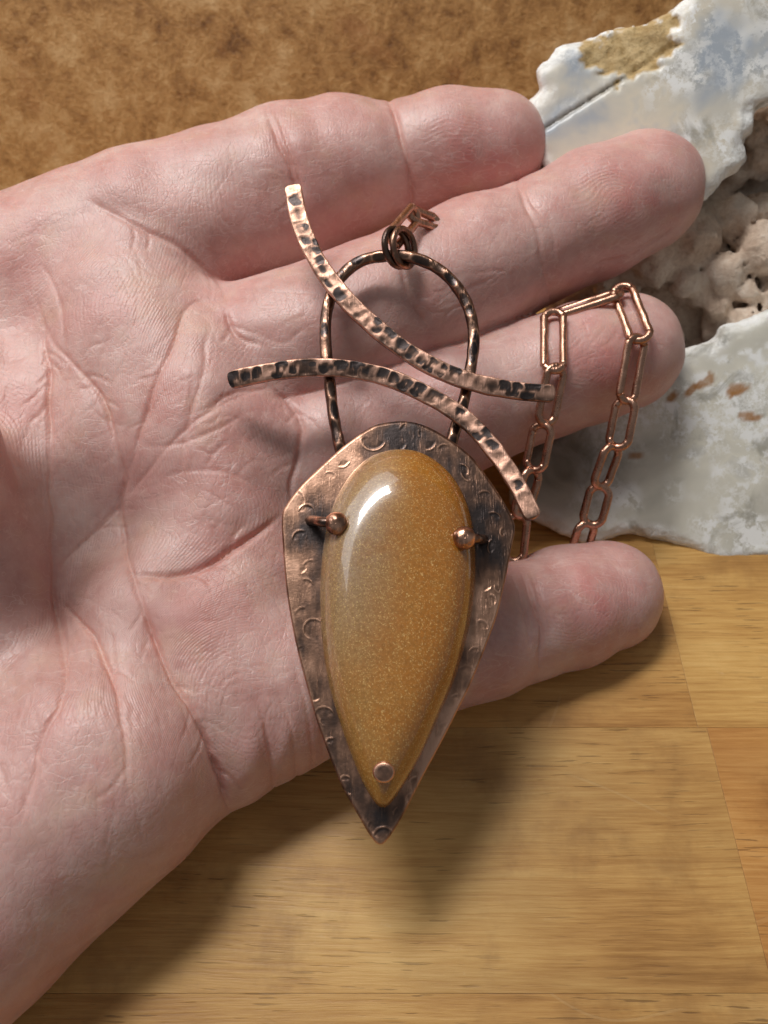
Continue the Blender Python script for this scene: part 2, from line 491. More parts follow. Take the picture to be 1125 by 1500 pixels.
def mat_agate(name, lower=False):
    t = NT(name)
    co = t.coord()
    edge = t.attr('rim'); br = t.attr('tan'); smoky = t.attr('smoky')
    big = t.noise(co, 55, 4, 0.55, 0.4); md = t.noise(co, 120, 5, 0.6, 0.8); fi = t.noise(co, 520, 5, 0.65)
    col = t.ramp(big, [(0.34, (0.42, 0.48, 0.57)), (0.45, (0.66, 0.645, 0.60)), (0.55, (0.78, 0.73, 0.63)), (0.66, (0.50, 0.55, 0.63))] if not lower else
                      [(0.34, (0.54, 0.53, 0.485)), (0.46, (0.70, 0.69, 0.63)), (0.56, (0.80, 0.79, 0.72)), (0.68, (0.55, 0.56, 0.56))])
    # white lacy plumes
    wv = t.n('ShaderNodeVectorMath', operation='SCALE'); wv.inputs['Scale'].default_value = 0.009; t.l(t.noisec(co, 230, 4), wv.inputs[0])
    av = t.n('ShaderNodeVectorMath', operation='ADD'); t.l(co, av.inputs[0]); t.l(wv.outputs[0], av.inputs[1])
    nl = t.noise(co, 170, 7, 0.75, 0.1)
    ridge = t.rng(t.math('ABSOLUTE', t.math('SUBTRACT', nl, 0.5)), 0.04, 0.008)
    blot = t.rng(t.noise(t.mapping(co, (1, 1, 1), loc=(3, 3, 3)), 230, 7, 0.75), 0.495, 0.535)
    zone = t.rng(t.noise(t.mapping(co, (1, 1, 1), loc=(.3, .1, .7)), 42, 3), 0.45, 0.55, 0, 1, True)
    if lower: zone = t.math('MAXIMUM', zone, t.attr('stain'))
    zone = t.math('MAXIMUM', zone, t.math('MULTIPLY', edge, 1.0))
    col = t.mix(1.0, col, (0.98, 0.95, 0.89), 'MULTIPLY')
    lace = t.math('MULTIPLY', t.math('MAXIMUM', t.math('MULTIPLY', ridge, 0.6), blot), zone)
    lace = t.math('MAXIMUM', lace, t.math('MULTIPLY', edge, t.rng(fi, 0.36, 0.56, 0.35, 1.0)))
    col = t.mix(t.math('MULTIPLY', lace, 0.95), col, (0.95, 0.945, 0.915))
    col = t.mix(t.math('MULTIPLY', t.rng(md, 0.34, 0.46, 0.75, 0), zone), col, (0.34, 0.32, 0.26))
    if lower:
        col = t.mix(t.math('MULTIPLY', t.attr('rust'), t.rng(fi, 0.3, 0.6, 0.65, 1.0)), col, t.mix(md, (0.30, 0.12, 0.035), (0.52, 0.27, 0.10)))
    col = t.mix(smoky, col, t.mix(t.rng(md, 0.35, 0.65), (0.10, 0.07, 0.038), (0.20, 0.165, 0.11)))
    tanc = t.mix(t.rng(fi, 0.35, 0.65), (0.40, 0.26, 0.10), (0.64, 0.47, 0.24))
    col = t.mix(br, col, tanc)
    t.set(Base_Color=col, Roughness=t.math('ADD', 0.30, t.math('MULTIPLY', t.math('MAXIMUM', br, edge), 0.45)),
          Normal=t.bump(t.math('ADD', fi, md), 0.0012, t.math('ADD', 0.03, t.math('MULTIPLY', t.math('MAXIMUM', br, edge), 0.6))))
    t.b.subsurface_method = 'BURLEY'
    t.b.inputs['Subsurface Weight'].default_value = 0.25
    t.b.inputs['Subsurface Radius'].default_value = (1, 1, 0.9)
    t.b.inputs['Subsurface Scale'].default_value = 0.002
    return t.m

def mat_crust():
    t = NT('botryoidal_crust')
    co = t.coord()
    a = t.noise(co, 110, 5, 0.6); b = t.noise(co, 900, 5, 0.7)
    col = t.ramp(t.math('ADD', t.math('MULTIPLY', a, 0.6), t.math('MULTIPLY', b, 0.4)),
                 [(0.36, (0.50, 0.35, 0.25)), (0.52, (0.74, 0.58, 0.45)), (0.66, (0.87, 0.75, 0.63))])
    t.set(Base_Color=col, Roughness=0.85, Normal=t.bump(b, 0.0012, 0.6))
    return t.m

M_WOOD, M_BACK, M_SKIN = mat_wood(), mat_backdrop(), mat_skin()
M_BAR = mat_copper('hammered_copper', bright=(0.80, 0.48, 0.36), mid=(0.47, 0.275, 0.20), rough=0.43)
M_PLATE = mat_copper('stamped_copper', rough=0.36, bright=(0.64, 0.38, 0.265), mid=(0.35, 0.20, 0.135))
M_WIRE = mat_copper('oxidised_wire', rough=0.28)
M_CHAIN = mat_copper('chain_copper', dark=0.26, use_attr=False, rough=0.27, bright=(0.70, 0.41, 0.29), mid=(0.44, 0.24, 0.165))
M_CAB = mat_cabochon()
M_AG1, M_AG2, M_CRUST = mat_agate('agate_pale'), mat_agate('agate_milky', True), mat_crust()

# ------------------------------------------------------------------ the setting: plank table and backdrop
def box(name, lo, hi, mat, parent, bev=0.25, color=None):
    """bevelled box in world millimetres"""
    import bmesh
    lo = np.array(lo) * S; hi = np.array(hi) * S
    bm = bmesh.new(); bmesh.ops.create_cube(bm, size=1)
    c = (lo + hi) / 2
    for v_ in bm.verts:
        v_.co = Vector([(hi[i] - lo[i]) * v_.co[i] for i in range(3)])
    bmesh.ops.bevel(bm, geom=list(bm.edges), offset=bev * S, segments=2, affect='EDGES', profile=0.6)
    me = bpy.data.meshes.new(name); bm.to_mesh(me); bm.free()
    me.materials.append(mat)
    o = bpy.data.objects.new(name, me); C.objects.link(o); o.location = Vector(c)
    if parent: o.parent = parent
    if color: o.color = color
    return o

table = empty('tabletop', (0, 0, 0)); tag(table, kind='structure')
rows = [(-124, -81, [-300, -40, 230]), (-81, -38, [-240, 50, 300]), (-38, 4.8, [-260, -95, 190]),
        (4.8, 48.2, [-230, 54.0, 290]), (48.2, 91.4, [-290, 52.5, 240]), (91.4, 134.6, [-200, 20, 280]), (134.6, 178, [-300, -60, 220]), (178, 221, [-240, 90, 300]), (221, 264, [-300, -10, 260])]
tints = {(3, 0): (0.97, 0.97, 0.96, 1), (3, 1): (0.90, 0.76, 0.66, 1), (4, 0): (0.98, 0.93, 0.86, 1), (4, 1): (1.05, 1.05, 1.0, 1), (2, 0): (0.93, 0.92, 0.9, 1), (2, 1): (0.92, 0.90, 0.88, 1)}
for i, (y0, y1, xs) in enumerate(rows):
    y0, y1 = y0 * H / 142, y1 * H / 142
    for j in range(len(xs) - 1):
        box('plank', (xs[j] + 0.02, y0 + 0.015, -22), (xs[j + 1] - 0.02, y1 - 0.015, 0), M_WOOD, table, 0.05, tints.get((i, j), (0.9, 0.88, 0.84, 1)))

bd = box('backdrop', (-330, -1.2, 0), (330, 1.2, 320), M_BACK, None, 0.4)
bd.rotation_euler = (math.radians(-28), 0, 0)
bd.location = (0, 0.190 + 0.160 * math.sin(math.radians(28)), 0.160 * math.cos(math.radians(28)) + 0.001)
tag(bd, kind='structure')

# ------------------------------------------------------------------ the hand
FINGERS = [
    [((60, 445, -165), 158), ((230, 372, -140), 150), ((420, 287, -120), 122), ((505, 255, -112), 106), ((588, 237, -104), 83), ((655, 222, -98), 85), ((722, 218, -96), 80)],
    [((240, 570, -165), 128), ((430, 520, -128), 120), ((620, 434, -112), 110), ((700, 394, -108), 103), ((790, 353, -104), 91), ((868, 315, -98), 96), ((940, 284, -92), 88)],
    [((290, 735, -190), 120), ((480, 665, -180), 112), ((650, 606, -175), 100), ((800, 552, -168), 92), ((860, 532, -164), 91), ((914, 517, -160), 86)],
    [((330, 1000, -185), 130), ((520, 977, -195), 110), ((700, 930, -235), 94), ((770, 908, -250), 90), ((830, 888, -262), 91), ((885, 873, -270), 84)],
]
def sink(c, r):
    u_, v_, z_ = c
    return (u_, v_, z_ - r * (scl(P(*c)) - 1) - 6)
FING = [[(P(*sink(c, r)), r * 0.965 * scl(P(*sink(c, r)))) for c, r in f] for f in FINGERS]
PALM_C = [((150, 1120, -150), 180, (-100, 1330, -155), 186), ((-100, 1330, -155), 186, (-420, 1440, -130), 215), ((-420, 1440, -130), 215, (-1050, 1660, -160), 250),
          ((250, 930, -190), 150, (410, 990, -204), 122), ((330, 1060, -200), 112, (385, 1035, -205), 98),
          ((200, 480, -170), 140, (300, 640, -175), 130), ((300, 640, -175), 128, (345, 860, -185), 120), ((-60, 560, -190), 150, (-40, 900, -180), 165),
          ((-40, 900, -170), 160, (60, 1180, -200), 160),
          ((-60, 900, -150), 150, (-172, 640, 150), 135), ((-172, 640, 150), 134, (-165, 440, 330), 118), ((-165, 440, 330), 118, (-175, 230, 470), 98)]
PALM_C = [(P(*a), ra * scl(P(*a)), P(*b), rb * scl(P(*b))) for a, ra, b, rb in PALM_C]
PALM_E = [((140, 780, -260), (300, 400, 175))]
PALM_E = [(P(*c), np.array(r, float)) for c, r in PALM_E]

def hand_sdf(p):
    palm = None
    for a, ra, b, rb in PALM_C:
        d = cone(p, a, ra, b, rb)
        palm = d if palm is None else smin(palm, d, 60)
    for c, r in PALM_E:
        palm = smin(palm, ellipsoid(p, c, r), 70)
    tot = None
    for f in FING:
        fd = None
        for (a, ra), (b, rb) in zip(f[:-1], f[1:]):
            d = cone(p, a, ra, b, rb)
            fd = d if fd is None else smin(fd, d, 14)
        fd = smin(fd, palm, 42)
        tot = fd if tot is None else smin(tot, fd, 2)
    return tot

HV, HQ = mesh_field(hand_sdf, (-1500, -1050, -640), (720, 920, 480), 6.1, 4)
HV, HQ = subdivide(HV, HQ)
for _ in range(2):
    HN = normals(HV, HQ)
    HV = HV - HN * hand_sdf(HV)[:, None]
HN = normals(HV, HQ)
DD = D / K
HU = HV[:, 0] * DD / (DD - HV[:, 2]) + CX        # drawing coordinates of the surface points
HW = -HV[:, 1] * DD / (DD - HV[:, 2]) + CY
UV2 = np.stack([HU, HW], 1)
front = sstep(-0.15, 0.25, HN[:, 2])
UVW = UV2 + np.stack([4.5 * vnoise(UV2 / 42, 11) + 0.6 * vnoise(UV2 / 14, 12), 4.5 * vnoise(UV2 / 42, 13) + 0.6 * vnoise(UV2 / 14, 14)], 1)   # creases wander
BREAK = np.clip(0.85 + 0.5 * vnoise(UV2 / 55, 15), 0.35, 1.25)

def polydist(pts, margin):
    """distance of the surface points to a polyline drawn on the palm (only near ones), and position along it"""
    pts = np.asarray(pts, float)
    lo, hi = pts.min(0) - margin, pts.max(0) + margin
    m = np.flatnonzero((HU > lo[0]) & (HU < hi[0]) & (HW > lo[1]) & (HW < hi[1]) & (HN[:, 2] > -0.2))
    q = UVW[m]
    best = np.full(len(m), 1e9); tpos = np.zeros(len(m)); side = np.zeros(len(m))
    n = len(pts) - 1
    for i in range(n):
        a, b = pts[i], pts[i + 1]; ba = b - a
        t = np.clip(((q - a) @ ba) / (ba @ ba), 0, 1)
        dv = q - a - t[:, None] * ba
        d = np.hypot(dv[:, 0], dv[:, 1])
        c = d < best
        best[c] = d[c]; tpos[c] = (i + t[c]) / n
    return m, best, tpos

disp = np.zeros(len(HV)); crease = np.zeros(len(HV))
def carve(pts, depth, width, col=0.6, bulge=0.35, curve=True, n=30, taper=True):
    if curve: pts, _ = smooth_curve(pts, n)
    m, d, t = polydist(pts, width * 5)
    tp = (np.minimum(1, 5 * np.minimum(t, 1 - t) + 0.15) if taper else 1.0) * BREAK[m]
    g = np.exp(-(d / width) ** 2)
    bl = np.exp(-((d - 2.3 * width) / (1.4 * width)) ** 2)
    disp[m] += tp * (-depth * g + bulge * depth * bl * 0.5)
    crease[m] = np.maximum(crease[m], col * tp * np.exp(-(d / (width * 1.1)) ** 2))

CREASES = [
    # main lines of the palm
    ([(45, 420), (62, 475), (70, 564), (75, 650), (77, 790), (84, 920), (102, 1015)], 13, 9, 0.6),
    ([(62, 470), (105, 530), (147, 582), (169, 653), (181, 705), (176, 740), (195, 848), (227, 933), (266, 1013), (306, 1085), (322, 1130), (336, 1185)], 13, 7.5, 0.7), ([(290, 1055), (318, 1115), (336, 1190)], 16, 9, 0.5),
    ([(330, 440), (275, 452), (249, 511), (227, 564), (209, 622), (185, 700)], 10, 7, 0.6),
    ([(85, 837), (125, 792), (181, 735)], 8, 6, 0.5),
    ([(195, 848), (255, 845), (317, 820), (363, 792), (412, 755)], 17, 13, 0.5),
    ([(85, 877), (125, 920), (147, 950), (176, 1035), (182, 1090), (187, 1170)], 11, 7, 0.6),
    ([(85, 870), (95, 1000), (60, 1080), (35, 1200)], 7, 7, 0.4),
    ([(176, 735), (215, 690), (260, 640), (330, 590), (420, 560)], 4, 6, 0.45),
    ([(195, 640), (235, 655), (300, 640), (370, 600)], 3, 4, 0.35),
    ([(310, 480), (290, 560), (270, 640), (262, 720)], 4, 5, 0.4),
    ([(230, 700), (290, 690), (350, 700), (400, 740)], 3, 5, 0.3),
    ([(60, 380), (90, 440), (100, 520), (95, 600)], 5, 6, 0.4),
    # base of the index finger and webs
    ([(125, 295), (175, 318), (213, 340), (267, 369), (312, 405), (338, 453)], 9, 10, 0.45),
    ([(333, 450), (340, 478), (352, 497), (385, 512)], 8, 7, 0.5),
    ([(385, 560), (425, 590), (442, 625), (438, 660), (428, 705), (433, 760)], 12, 9, 0.6),
    ([(300, 600), (345, 575), (400, 572)], 6, 7, 0.3),
    # folds on the outer edge under the little finger
    ([(372, 1020), (388, 1070), (396, 1110), (402, 1165)], 7, 5, 0.5), ([(400, 1000), (420, 1060), (432, 1110), (436, 1150)], 6, 4, 0.5),
    ([(425, 960), (445, 1030), (456, 1080), (460, 1130)], 5, 4, 0.45), ([(452, 970), (468, 1040), (476, 1115)], 5, 4, 0.4),
    # joints of the fingers
    ([(383, 150), (402, 190), (420, 235), (433, 285), (440, 345)], 11, 7, 0.55), ([(400, 160), (425, 215), (444, 290)], 6, 4, 0.4),
    ([(566, 135), (583, 175), (596, 225), (603, 265), (604, 315)], 14, 8, 0.6), ([(585, 180), (600, 230), (612, 290)], 4, 4, 0.3),
    ([(578, 330), (588, 380), (604, 440), (630, 500)], 8, 7, 0.5), ([(600, 325), (612, 380), (632, 450)], 5, 5, 0.4),
    ([(752, 262), (768, 300), (785, 345), (797, 390), (806, 440)], 9, 7, 0.55), ([(765, 275), (800, 330), (815, 380)], 5, 4, 0.35),
    ([(870, 395), (920, 375), (965, 345), (995, 325)], 5, 4, 0.4),
    ([(762, 560), (775, 600), (783, 640)], 6, 6, 0.5), ([(640, 570), (655, 620), (660, 680)], 7, 6, 0.5),
    ([(764, 830), (778, 870), (789, 920), (790, 985)], 8, 6, 0.5), ([(778, 835), (796, 885), (804, 930)], 4, 4, 0.35), ([(752, 840), (765, 890), (772, 950)], 4, 4, 0.3),
    ([(330, 470), (400, 500), (450, 480)], 3, 4, 0.2),
]
for c in CREASES:
    carve(c[0], c[1] * 0.46, c[2] * 0.26 + 1.3, c[3] * 0.7, 0.15)
    if c[1] > 7 and c[0][0][0] < 450:                # side branches of the main lines
        pth, ln_ = smooth_curve(c[0], 40)
        for _ in range(max(2, int(ln_ / 55))):
            k_ = random.randrange(3, 36); tg = pth[k_ + 1] - pth[k_ - 1]; an_ = math.atan2(tg[1], tg[0]) + random.choice((-1, 1)) * random.uniform(0.3, 0.9)
            l_ = random.uniform(18, 60)
            carve([pth[k_], pth[k_] + 0.5 * l_ * np.array([math.cos(an_), math.sin(an_)]), pth[k_] + l_ * np.array([math.cos(an_ + 0.15), math.sin(an_ + 0.15)])], random.uniform(0.8, 2.2), 2.3, 0.4, 0.1, True, 8)
    carve(c[0], c[1] * 0.34, c[2] * 2.2, c[3] * 0.25, 0.3)
# wrinkle families: (centre, spread, angle, angle spread, length, count, depth, width)
FAM = [((130, 470), (80, 80), 1.9, 0.5, 90, 26, 2.2, 2.4), ((230, 400), (90, 50), 0.6, 0.4, 80, 20, 2.0, 2.2), ((300, 300), (110, 45), 1.25, 0.35, 70, 26, 1.8, 2.0),
       ((480, 230), (60, 50), 0.1, 0.35, 60, 22, 2.0, 2.0), ((240, 600), (70, 90), 1.9, 0.4, 90, 26, 2.2, 2.2), ((360, 640), (60, 70), 2.3, 0.5, 70, 26, 2.4, 2.4),
       ((130, 690), (50, 80), 1.3, 0.7, 80, 20, 2.4, 2.4), ((300, 770), (80, 60), 2.6, 0.6, 80, 22, 2.2, 2.4), ((330, 900), (80, 70), 0.0, 0.5, 90, 30, 1.8, 2.0),
       ((330, 1000), (90, 50), 2.9, 0.4, 110, 18, 2.0, 2.2), ((400, 1040), (50, 60), 1.25, 0.3, 80, 24, 2.6, 2.6), ((250, 1060), (70, 80), 1.35, 0.2, 130, 26, 2.6, 2.6),
       ((140, 1080), (70, 130), 1.5, 0.25, 150, 30, 2.2, 2.8), ((40, 1000), (50, 200), 1.35, 0.4, 130, 22, 2.4, 2.8), ((120, 950), (50, 90), 1.0, 0.5, 90, 18, 2.4, 2.4),
       ((500, 470), (80, 50), 2.6, 0.6, 70, 34, 2.0, 2.0), ((690, 440), (80, 45), 2.65, 0.25, 110, 26, 2.2, 2.2), ((700, 350), (50, 40), 2.5, 0.3, 60, 14, 1.6, 1.8),
       ((870, 350), (50, 35), 2.6, 0.5, 60, 16, 1.8, 1.8), ((860, 520), (50, 50), 2.5, 0.35, 60, 18, 1.8, 1.8), ((740, 950), (40, 45), 0.15, 0.3, 60, 18, 1.8, 1.8),
       ((850, 900), (50, 40), 2.7, 0.5, 55, 16, 1.6, 1.6), ((640, 240), (40, 40), 0.3, 0.5, 50, 12, 1.6, 1.6), ((560, 580), (80, 40), 2.7, 0.4, 80, 16, 2.0, 2.0),
       ((60, 620), (40, 160), 1.6, 0.3, 120, 16, 2.2, 2.6), ((60, 330), (70, 30), 2.9, 0.3, 90, 12, 1.6, 2.0)]
for (cx, cy), (sx, sy), ang, da, ln, cnt, dp, wd in FAM:
    for _ in range(cnt):
        x = cx + random.gauss(0, sx * 0.7); y = cy + random.gauss(0, sy * 0.7)
        a = ang + random.gauss(0, da); l = ln * random.uniform(0.4, 1.1) / 2
        bend = random.gauss(0, 0.25)
        pts = [(x - l * math.cos(a - bend), y - l * math.sin(a - bend)), (x, y), (x + l * math.cos(a + bend), y + l * math.sin(a + bend))]
        carve(pts, dp * random.uniform(0.1, 0.4), wd * random.uniform(0.75, 0.95), 0.28, 0.0, True, 8)
# soft unevenness of flesh
disp += 4.0 * fbm(HV / 95.0, 3, 2) + 0.3 * fbm(HV / 22.0, 9, 2)
# fleshy pads between the joints and the mounts of the palm
for px, py, ra, rb_, an_, am_ in [(300, 330, 85, 60, -0.4, 9), (505, 240, 60, 55, -0.3, 8), (690, 222, 62, 55, -0.1, 8), (500, 455, 70, 60, -0.42, 8), (690, 385, 60, 55, -0.45, 7), (885, 305, 75, 55, -0.42, 8),
                                  (720, 580, 55, 55, -0.35, 7), (870, 528, 65, 55, -0.3, 8), (710, 925, 45, 55, -0.3, 6), (860, 880, 60, 52, -0.3, 8), (300, 560, 50, 60, 0, 8), (350, 690, 70, 60, 0.2, 10), (400, 600, 40, 40, 0, 8),
                                  (330, 950, 90, 80, 0.2, 5), (240, 1080, 80, 90, 0, 8), (110, 620, 45, 110, 0, 6), (120, 480, 50, 60, 0.5, 7), (215, 470, 50, 70, 0.4, 7), (30, 800, 45, 150, 0, 9), (140, 860, 40, 60, 0, 5), (365, 1110, 22, 45, 0.2, 7), (418, 1085, 14, 40, 0.2, 5)]:
    ca, sa_ = math.cos(an_), math.sin(an_)
    du, dv = HU - px, HW - py
    disp += am_ * np.exp(-((du * ca + dv * sa_) / ra) ** 2 - ((-du * sa_ + dv * ca) / rb_) ** 2)
# papillary ridges: phase and strength stored on the surface
phase = np.zeros(len(HV)); ramp_ = np.zeros(len(HV))
wx = 26 * vnoise(HV / 120, 21); wy = 26 * vnoise(HV / 120, 22)
th = 0.35 * vnoise(HV / 260, 23)
phase = 2 * math.pi / 6.2 * ((HU + wx) * np.cos(th + 0.12) + (HW + wy) * np.sin(th + 0.12))
ramp_ = 0.45 * sstep(-0.4, 0.4, vnoise(HV / 70, 31)) * (HU < 430)
TIPS = [((700, 222), (125, -8), 0.95), ((915, 290), (150, -62), 1.0), ((880, 525), (120, -35), 0.7), ((855, 880), (120, -32), 0.7)]
flush = 0.30 * sstep(-0.1, 0.7, fbm(HV / 85, 41, 2))
for (cx, cy), (dx, dy), am in TIPS:
    L_ = math.hypot(dx, dy); ex, ey = dx / L_, dy / L_
    a = (HU - cx) * ex + (HW - cy) * ey; b = -(HU - cx) * ey + (HW - cy) * ex
    r = np.hypot(np.where(a > -12, a + 12, (a + 12) * 0.22), b * 0.92 + 6 * vnoise(HV / 60, 53)) + 7 * vnoise(HV / 38, 51)
    inside = sstep(95, 70, np.hypot(a, b * 0.95)) * (HN[:, 2] > -0.1)
    phase = np.where(inside > 0.02, 2 * math.pi / 5.2 * r, phase)
    ramp_ = np.where(inside > 0.02, 0.55 * am * inside * (0.75 + 0.4 * vnoise(HV / 35, 54)), ramp_)
    flush = np.maximum(flush, 0.95 * np.exp(-((a - 10) ** 2 + b ** 2) / 75 ** 2) * (0.7 + 0.5 * vnoise(HV / 25, 52)))
for (fx, fy, fr, fa) in [(270, 905, 60, 0.55), (420, 800, 40, 0.2), (330, 650, 60, 0.35), (215, 690, 60, 0.35), (600, 560, 70, 0.45), (690, 330, 70, 0.3), (520, 340, 70, 0.3), (450, 250, 60, 0.3), (250, 1120, 70, 0.3), (380, 590, 50, 0.45)]:
    flush = np.maximum(flush, fa * np.exp(-((HU - fx) ** 2 + (HW - fy) ** 2) / fr ** 2))
HV = HV + HN * (disp * front)[:, None]
hand_o = unit2world(P(150, 1000, -150))
hand = new_mesh('hand', unit2world(HV), HQ, M_SKIN, origin=hand_o,
                attrs={'flush': np.clip(flush, 0, 1), 'crease': crease * front, 'ridge_phase': phase, 'ridge_amp': ramp_ * front})
tag(hand, 'open left hand, palm up with fingers to the right, cradling the copper pendant', 'hand')

# ------------------------------------------------------------------ the pendant
pend = empty('pendant', unit2world(PP(557, 1237, 0)))
PO = np.array(pend.location)
tag(pend, 'shield shaped copper pendant with amber cabochon and two crossed hammered bars', 'pendant')

def star(outline, centre, n_a, radii):
    """rings between centre and outline; returns plan x,y (drawing), ring parameter and quads"""
    ol, _ = smooth_curve(outline, n_a, closed=True)
    c = np.array(centre, float)
    pts = np.vstack([c + r * (ol - c) for r in radii])
    rr = np.repeat(radii, n_a)
    nr = len(radii)
    i = np.arange(n_a); j = (i + 1) % n_a
    Q = np.vstack([np.stack([k_ * n_a + i, k_ * n_a + j, (k_ + 1) * n_a + j, (k_ + 1) * n_a + i], 1) for k_ in range(nr - 1)])
    return pts, rr, Q

PLATE = [(590, 617), (568, 619), (545, 625), (510, 648), (470, 683), (440, 712), (419, 740), (413, 757), (414, 795), (418, 850), (425, 900), (435, 950), (448, 1000), (462, 1050),
         (478, 1095), (500, 1150), (525, 1195), (545, 1228), (557, 1237), (569, 1228), (590, 1195), (618, 1140), (645, 1090), (668, 1045), (690, 1000), (712, 945), (728, 900), (740, 850),
         (748, 808), (754, 778), (751, 760), (735, 730), (712, 696), (690, 668), (665, 648), (640, 632), (615, 621)]
CAB = [(588, 658), (560, 662), (535, 674), (510, 700), (488, 740), (475, 790), (469, 850), (469, 900), (473, 950), (481, 1000), (495, 1050), (512, 1100), (531, 1146), (548, 1174), (560, 1183),
       (573, 1176), (595, 1145), (620, 1100), (645, 1045), (668, 990), (685, 930), (694, 880), (697, 830), (694, 780), (685, 740), (668, 705), (645, 680), (617, 663)]

ARCS = [(546, 640, 15, 0.3, 3.6), (552, 652, 12, 3.0, 6), (578, 645, 14, 0.2, 2.2), (621, 634, 12, 2.2, 4.6), (625, 648, 11, 0, 3), (470, 690, 14, 3.1, 6.0), (461, 728, 13, 3.5, 6.6), (429, 736, 15, 4.7, 7.2),
        (449, 750, 14, 3.2, 5.9), (443, 903, 14, 3.3, 6.2), (446, 906, 10, 3.3, 6.2), (459, 924, 14, 1.9, 7.2), (456, 834, 13, 3.4, 5.4), (692, 690, 12, 1.6, 4.4), (704, 922, 15, 4.2, 7.9), (700, 924, 9, 4.0, 7.5),
        (731, 858, 9, 1.5, 4.4), (684, 990, 14, 3.8, 8.0), (476, 1052, 15, 2.8, 6.2), (478, 1056, 10, 1.8, 4.6), (491, 1124, 10, 3.5, 5.8), (504, 1146, 11, 3.4, 5.9), (515, 1152, 10, 1.4, 3.4), (635, 1112, 10, 3.6, 5.6),
        (612, 1150, 11, 3.5, 5.8), (603, 1170, 12, 2.4, 5.6), (563, 1228, 13, 3.2, 6.2), (530, 1190, 10, 1.2, 3.8), (538, 1180, 9, 0.2, 2.5), (585, 1190, 10, 2.7, 4.9), (520, 668, 12, 3.0, 5.2), (500, 672, 12, 0.2, 2.4),
        (650, 660, 11, 3.4, 5.9), (675, 690, 12, 4.4, 7.0), (712, 730, 13, 3.6, 6.2), (722, 760, 12, 4.0, 6.6), (728, 800, 11, 2.2, 4.6), (718, 880, 11, 4.6, 7.2), (708, 852, 12, 0.4, 2.4), (440, 790, 12, 3.0, 5.6),
        (450, 860, 11, 4.1, 6.5), (442, 960, 12, 3.3, 5.7), (455, 985, 11, 3.1, 5.4), (462, 1020, 12, 0.3, 2.5), (668, 1030, 10, 3.9, 6.0), (652, 1070, 9, 3.7, 5.8), (487, 1090, 10, 3.4, 5.6), (548, 1210, 9, 2.8, 5.0),
        (600, 632, 13, 3.3, 5.8), (485, 704, 11, 4.0, 6.4), (437, 830, 12, 0.2, 2.2), (695, 660, 10, 3.7, 5.3), (741, 780, 9, 2.0, 4.4), (697, 960, 10, 3.4, 6.0)]

ar = random.Random(5)
ARCS = [(x_ + ar.uniform(-2, 2), y_ + ar.uniform(-2, 2), r_ * ar.uniform(0.72, 1.25), a0, a0 + (a1 - a0) * ar.uniform(0.55, 1.0), ar.uniform(0.25, 1.0)) for x_, y_, r_, a0, a1 in ARCS if ar.random() > 0.2]
def plate_relief(x, y):
    h = np.zeros(len(x)); pat = np.full(len(x), 0.52)
    q = np.stack([x, y], 1)
    pat += 0.26 * fbm(q / 46, 61, 3) + 0.14 * fbm(q / np.array([7.0, 40.0]), 66, 2)
    for sx, sy, rr, s in ((462, 768, 34, 0.55), (708, 795, 40, 0.4), (600, 635, 55, 0.4), (560, 1205, 42, 0.05), (470, 1060, 25, 0.3), (700, 740, 50, 0.3), (446, 950, 22, 0.4)):
        pat += s * np.exp(-((x - sx) ** 2 + (y - sy) ** 2) / rr ** 2)
    for sx, sy, rr, s in ((430, 735, 40, 0.5), (500, 670, 40, 0.35), (430, 840, 40, 0.35), (725, 690, 40, 0.2), (690, 1010, 60, 0.35), (640, 1100, 50, 0.35), (735, 860, 30, 0.2)):
        pat -= s * np.exp(-((x - sx) ** 2 + (y - sy) ** 2) / rr ** 2)
    h += 0.35 * fbm(q / 34, 63, 2)
    for cx, cy, r, a0, a1, am in ARCS:
        m = np.flatnonzero((np.abs(x - cx) < r + 9) & (np.abs(y - cy) < r + 9))
        dx, dy = x[m] - cx, y[m] - cy
        d = np.hypot(dx, dy) - r
        an = (np.arctan2(dy, dx) - a0) % (2 * math.pi)
        span = a1 - a0
        g = sstep(0, 0.35, an) * sstep(span, span - 0.35, an) * (an < span)
        ln = np.exp(-(d / 1.05) ** 2) * g * am; g = g * am
        h[m] += 0.9 * ln - 0.8 * sstep(1.5, -4, d) * g * np.exp(-(np.maximum(0, -d) / 7) ** 2)
        pat[m] += -0.55 * ln + 0.14 * np.exp(-((d + 3.5) / 2.4) ** 2) * g
    return h, pat

def plate_bow(x, y):      # the plate is very slightly domed
    return 7.0 * (1 - ((x - 583) / 170) ** 2 * 0.5 - ((y - 880) / 360) ** 2 * 0.5)

NA = 900
radii = np.concatenate([np.linspace(0.02, 0.52, 8), np.linspace(0.53, 0.985, 150), [0.995, 1.0]])
pts, rr, Q = star(PLATE, (583, 850), NA, radii)
ol_w = 1.0
h, pat = plate_relief(pts[:, 0], pts[:, 1])
edge_w = sstep(0.955, 0.992, rr)
pat = pat - 0.22 * edge_w
h = h - 3.0 * sstep(0.988, 1.0, rr)
PZ = 2.0
z_top = PZ + plate_bow(pts[:, 0], pts[:, 1]) + h
front_v = PP(pts[:, 0], pts[:, 1], z_top)
last = (len(radii) - 1) * NA
rim = pts[last:]
side = np.stack([PP(u_, v_, PZ - 9 + b_) for (u_, v_), b_ in zip(rim, plate_bow(rim[:, 0], rim[:, 1]))])
V = np.vstack([front_v, side, [PP(583, 850, PZ - 2)]])
i = np.arange(NA); j = (i + 1) % NA; n0 = len(front_v)
Q = np.vstack([Q, np.stack([last + i, last + j, n0 + j, n0 + i], 1)])
T = np.vstack([np.stack([n0 + i, n0 + j, np.full(NA, n0 + NA)], 1), np.stack([i, np.full(NA, n0 + NA), j], 1)[:0]])
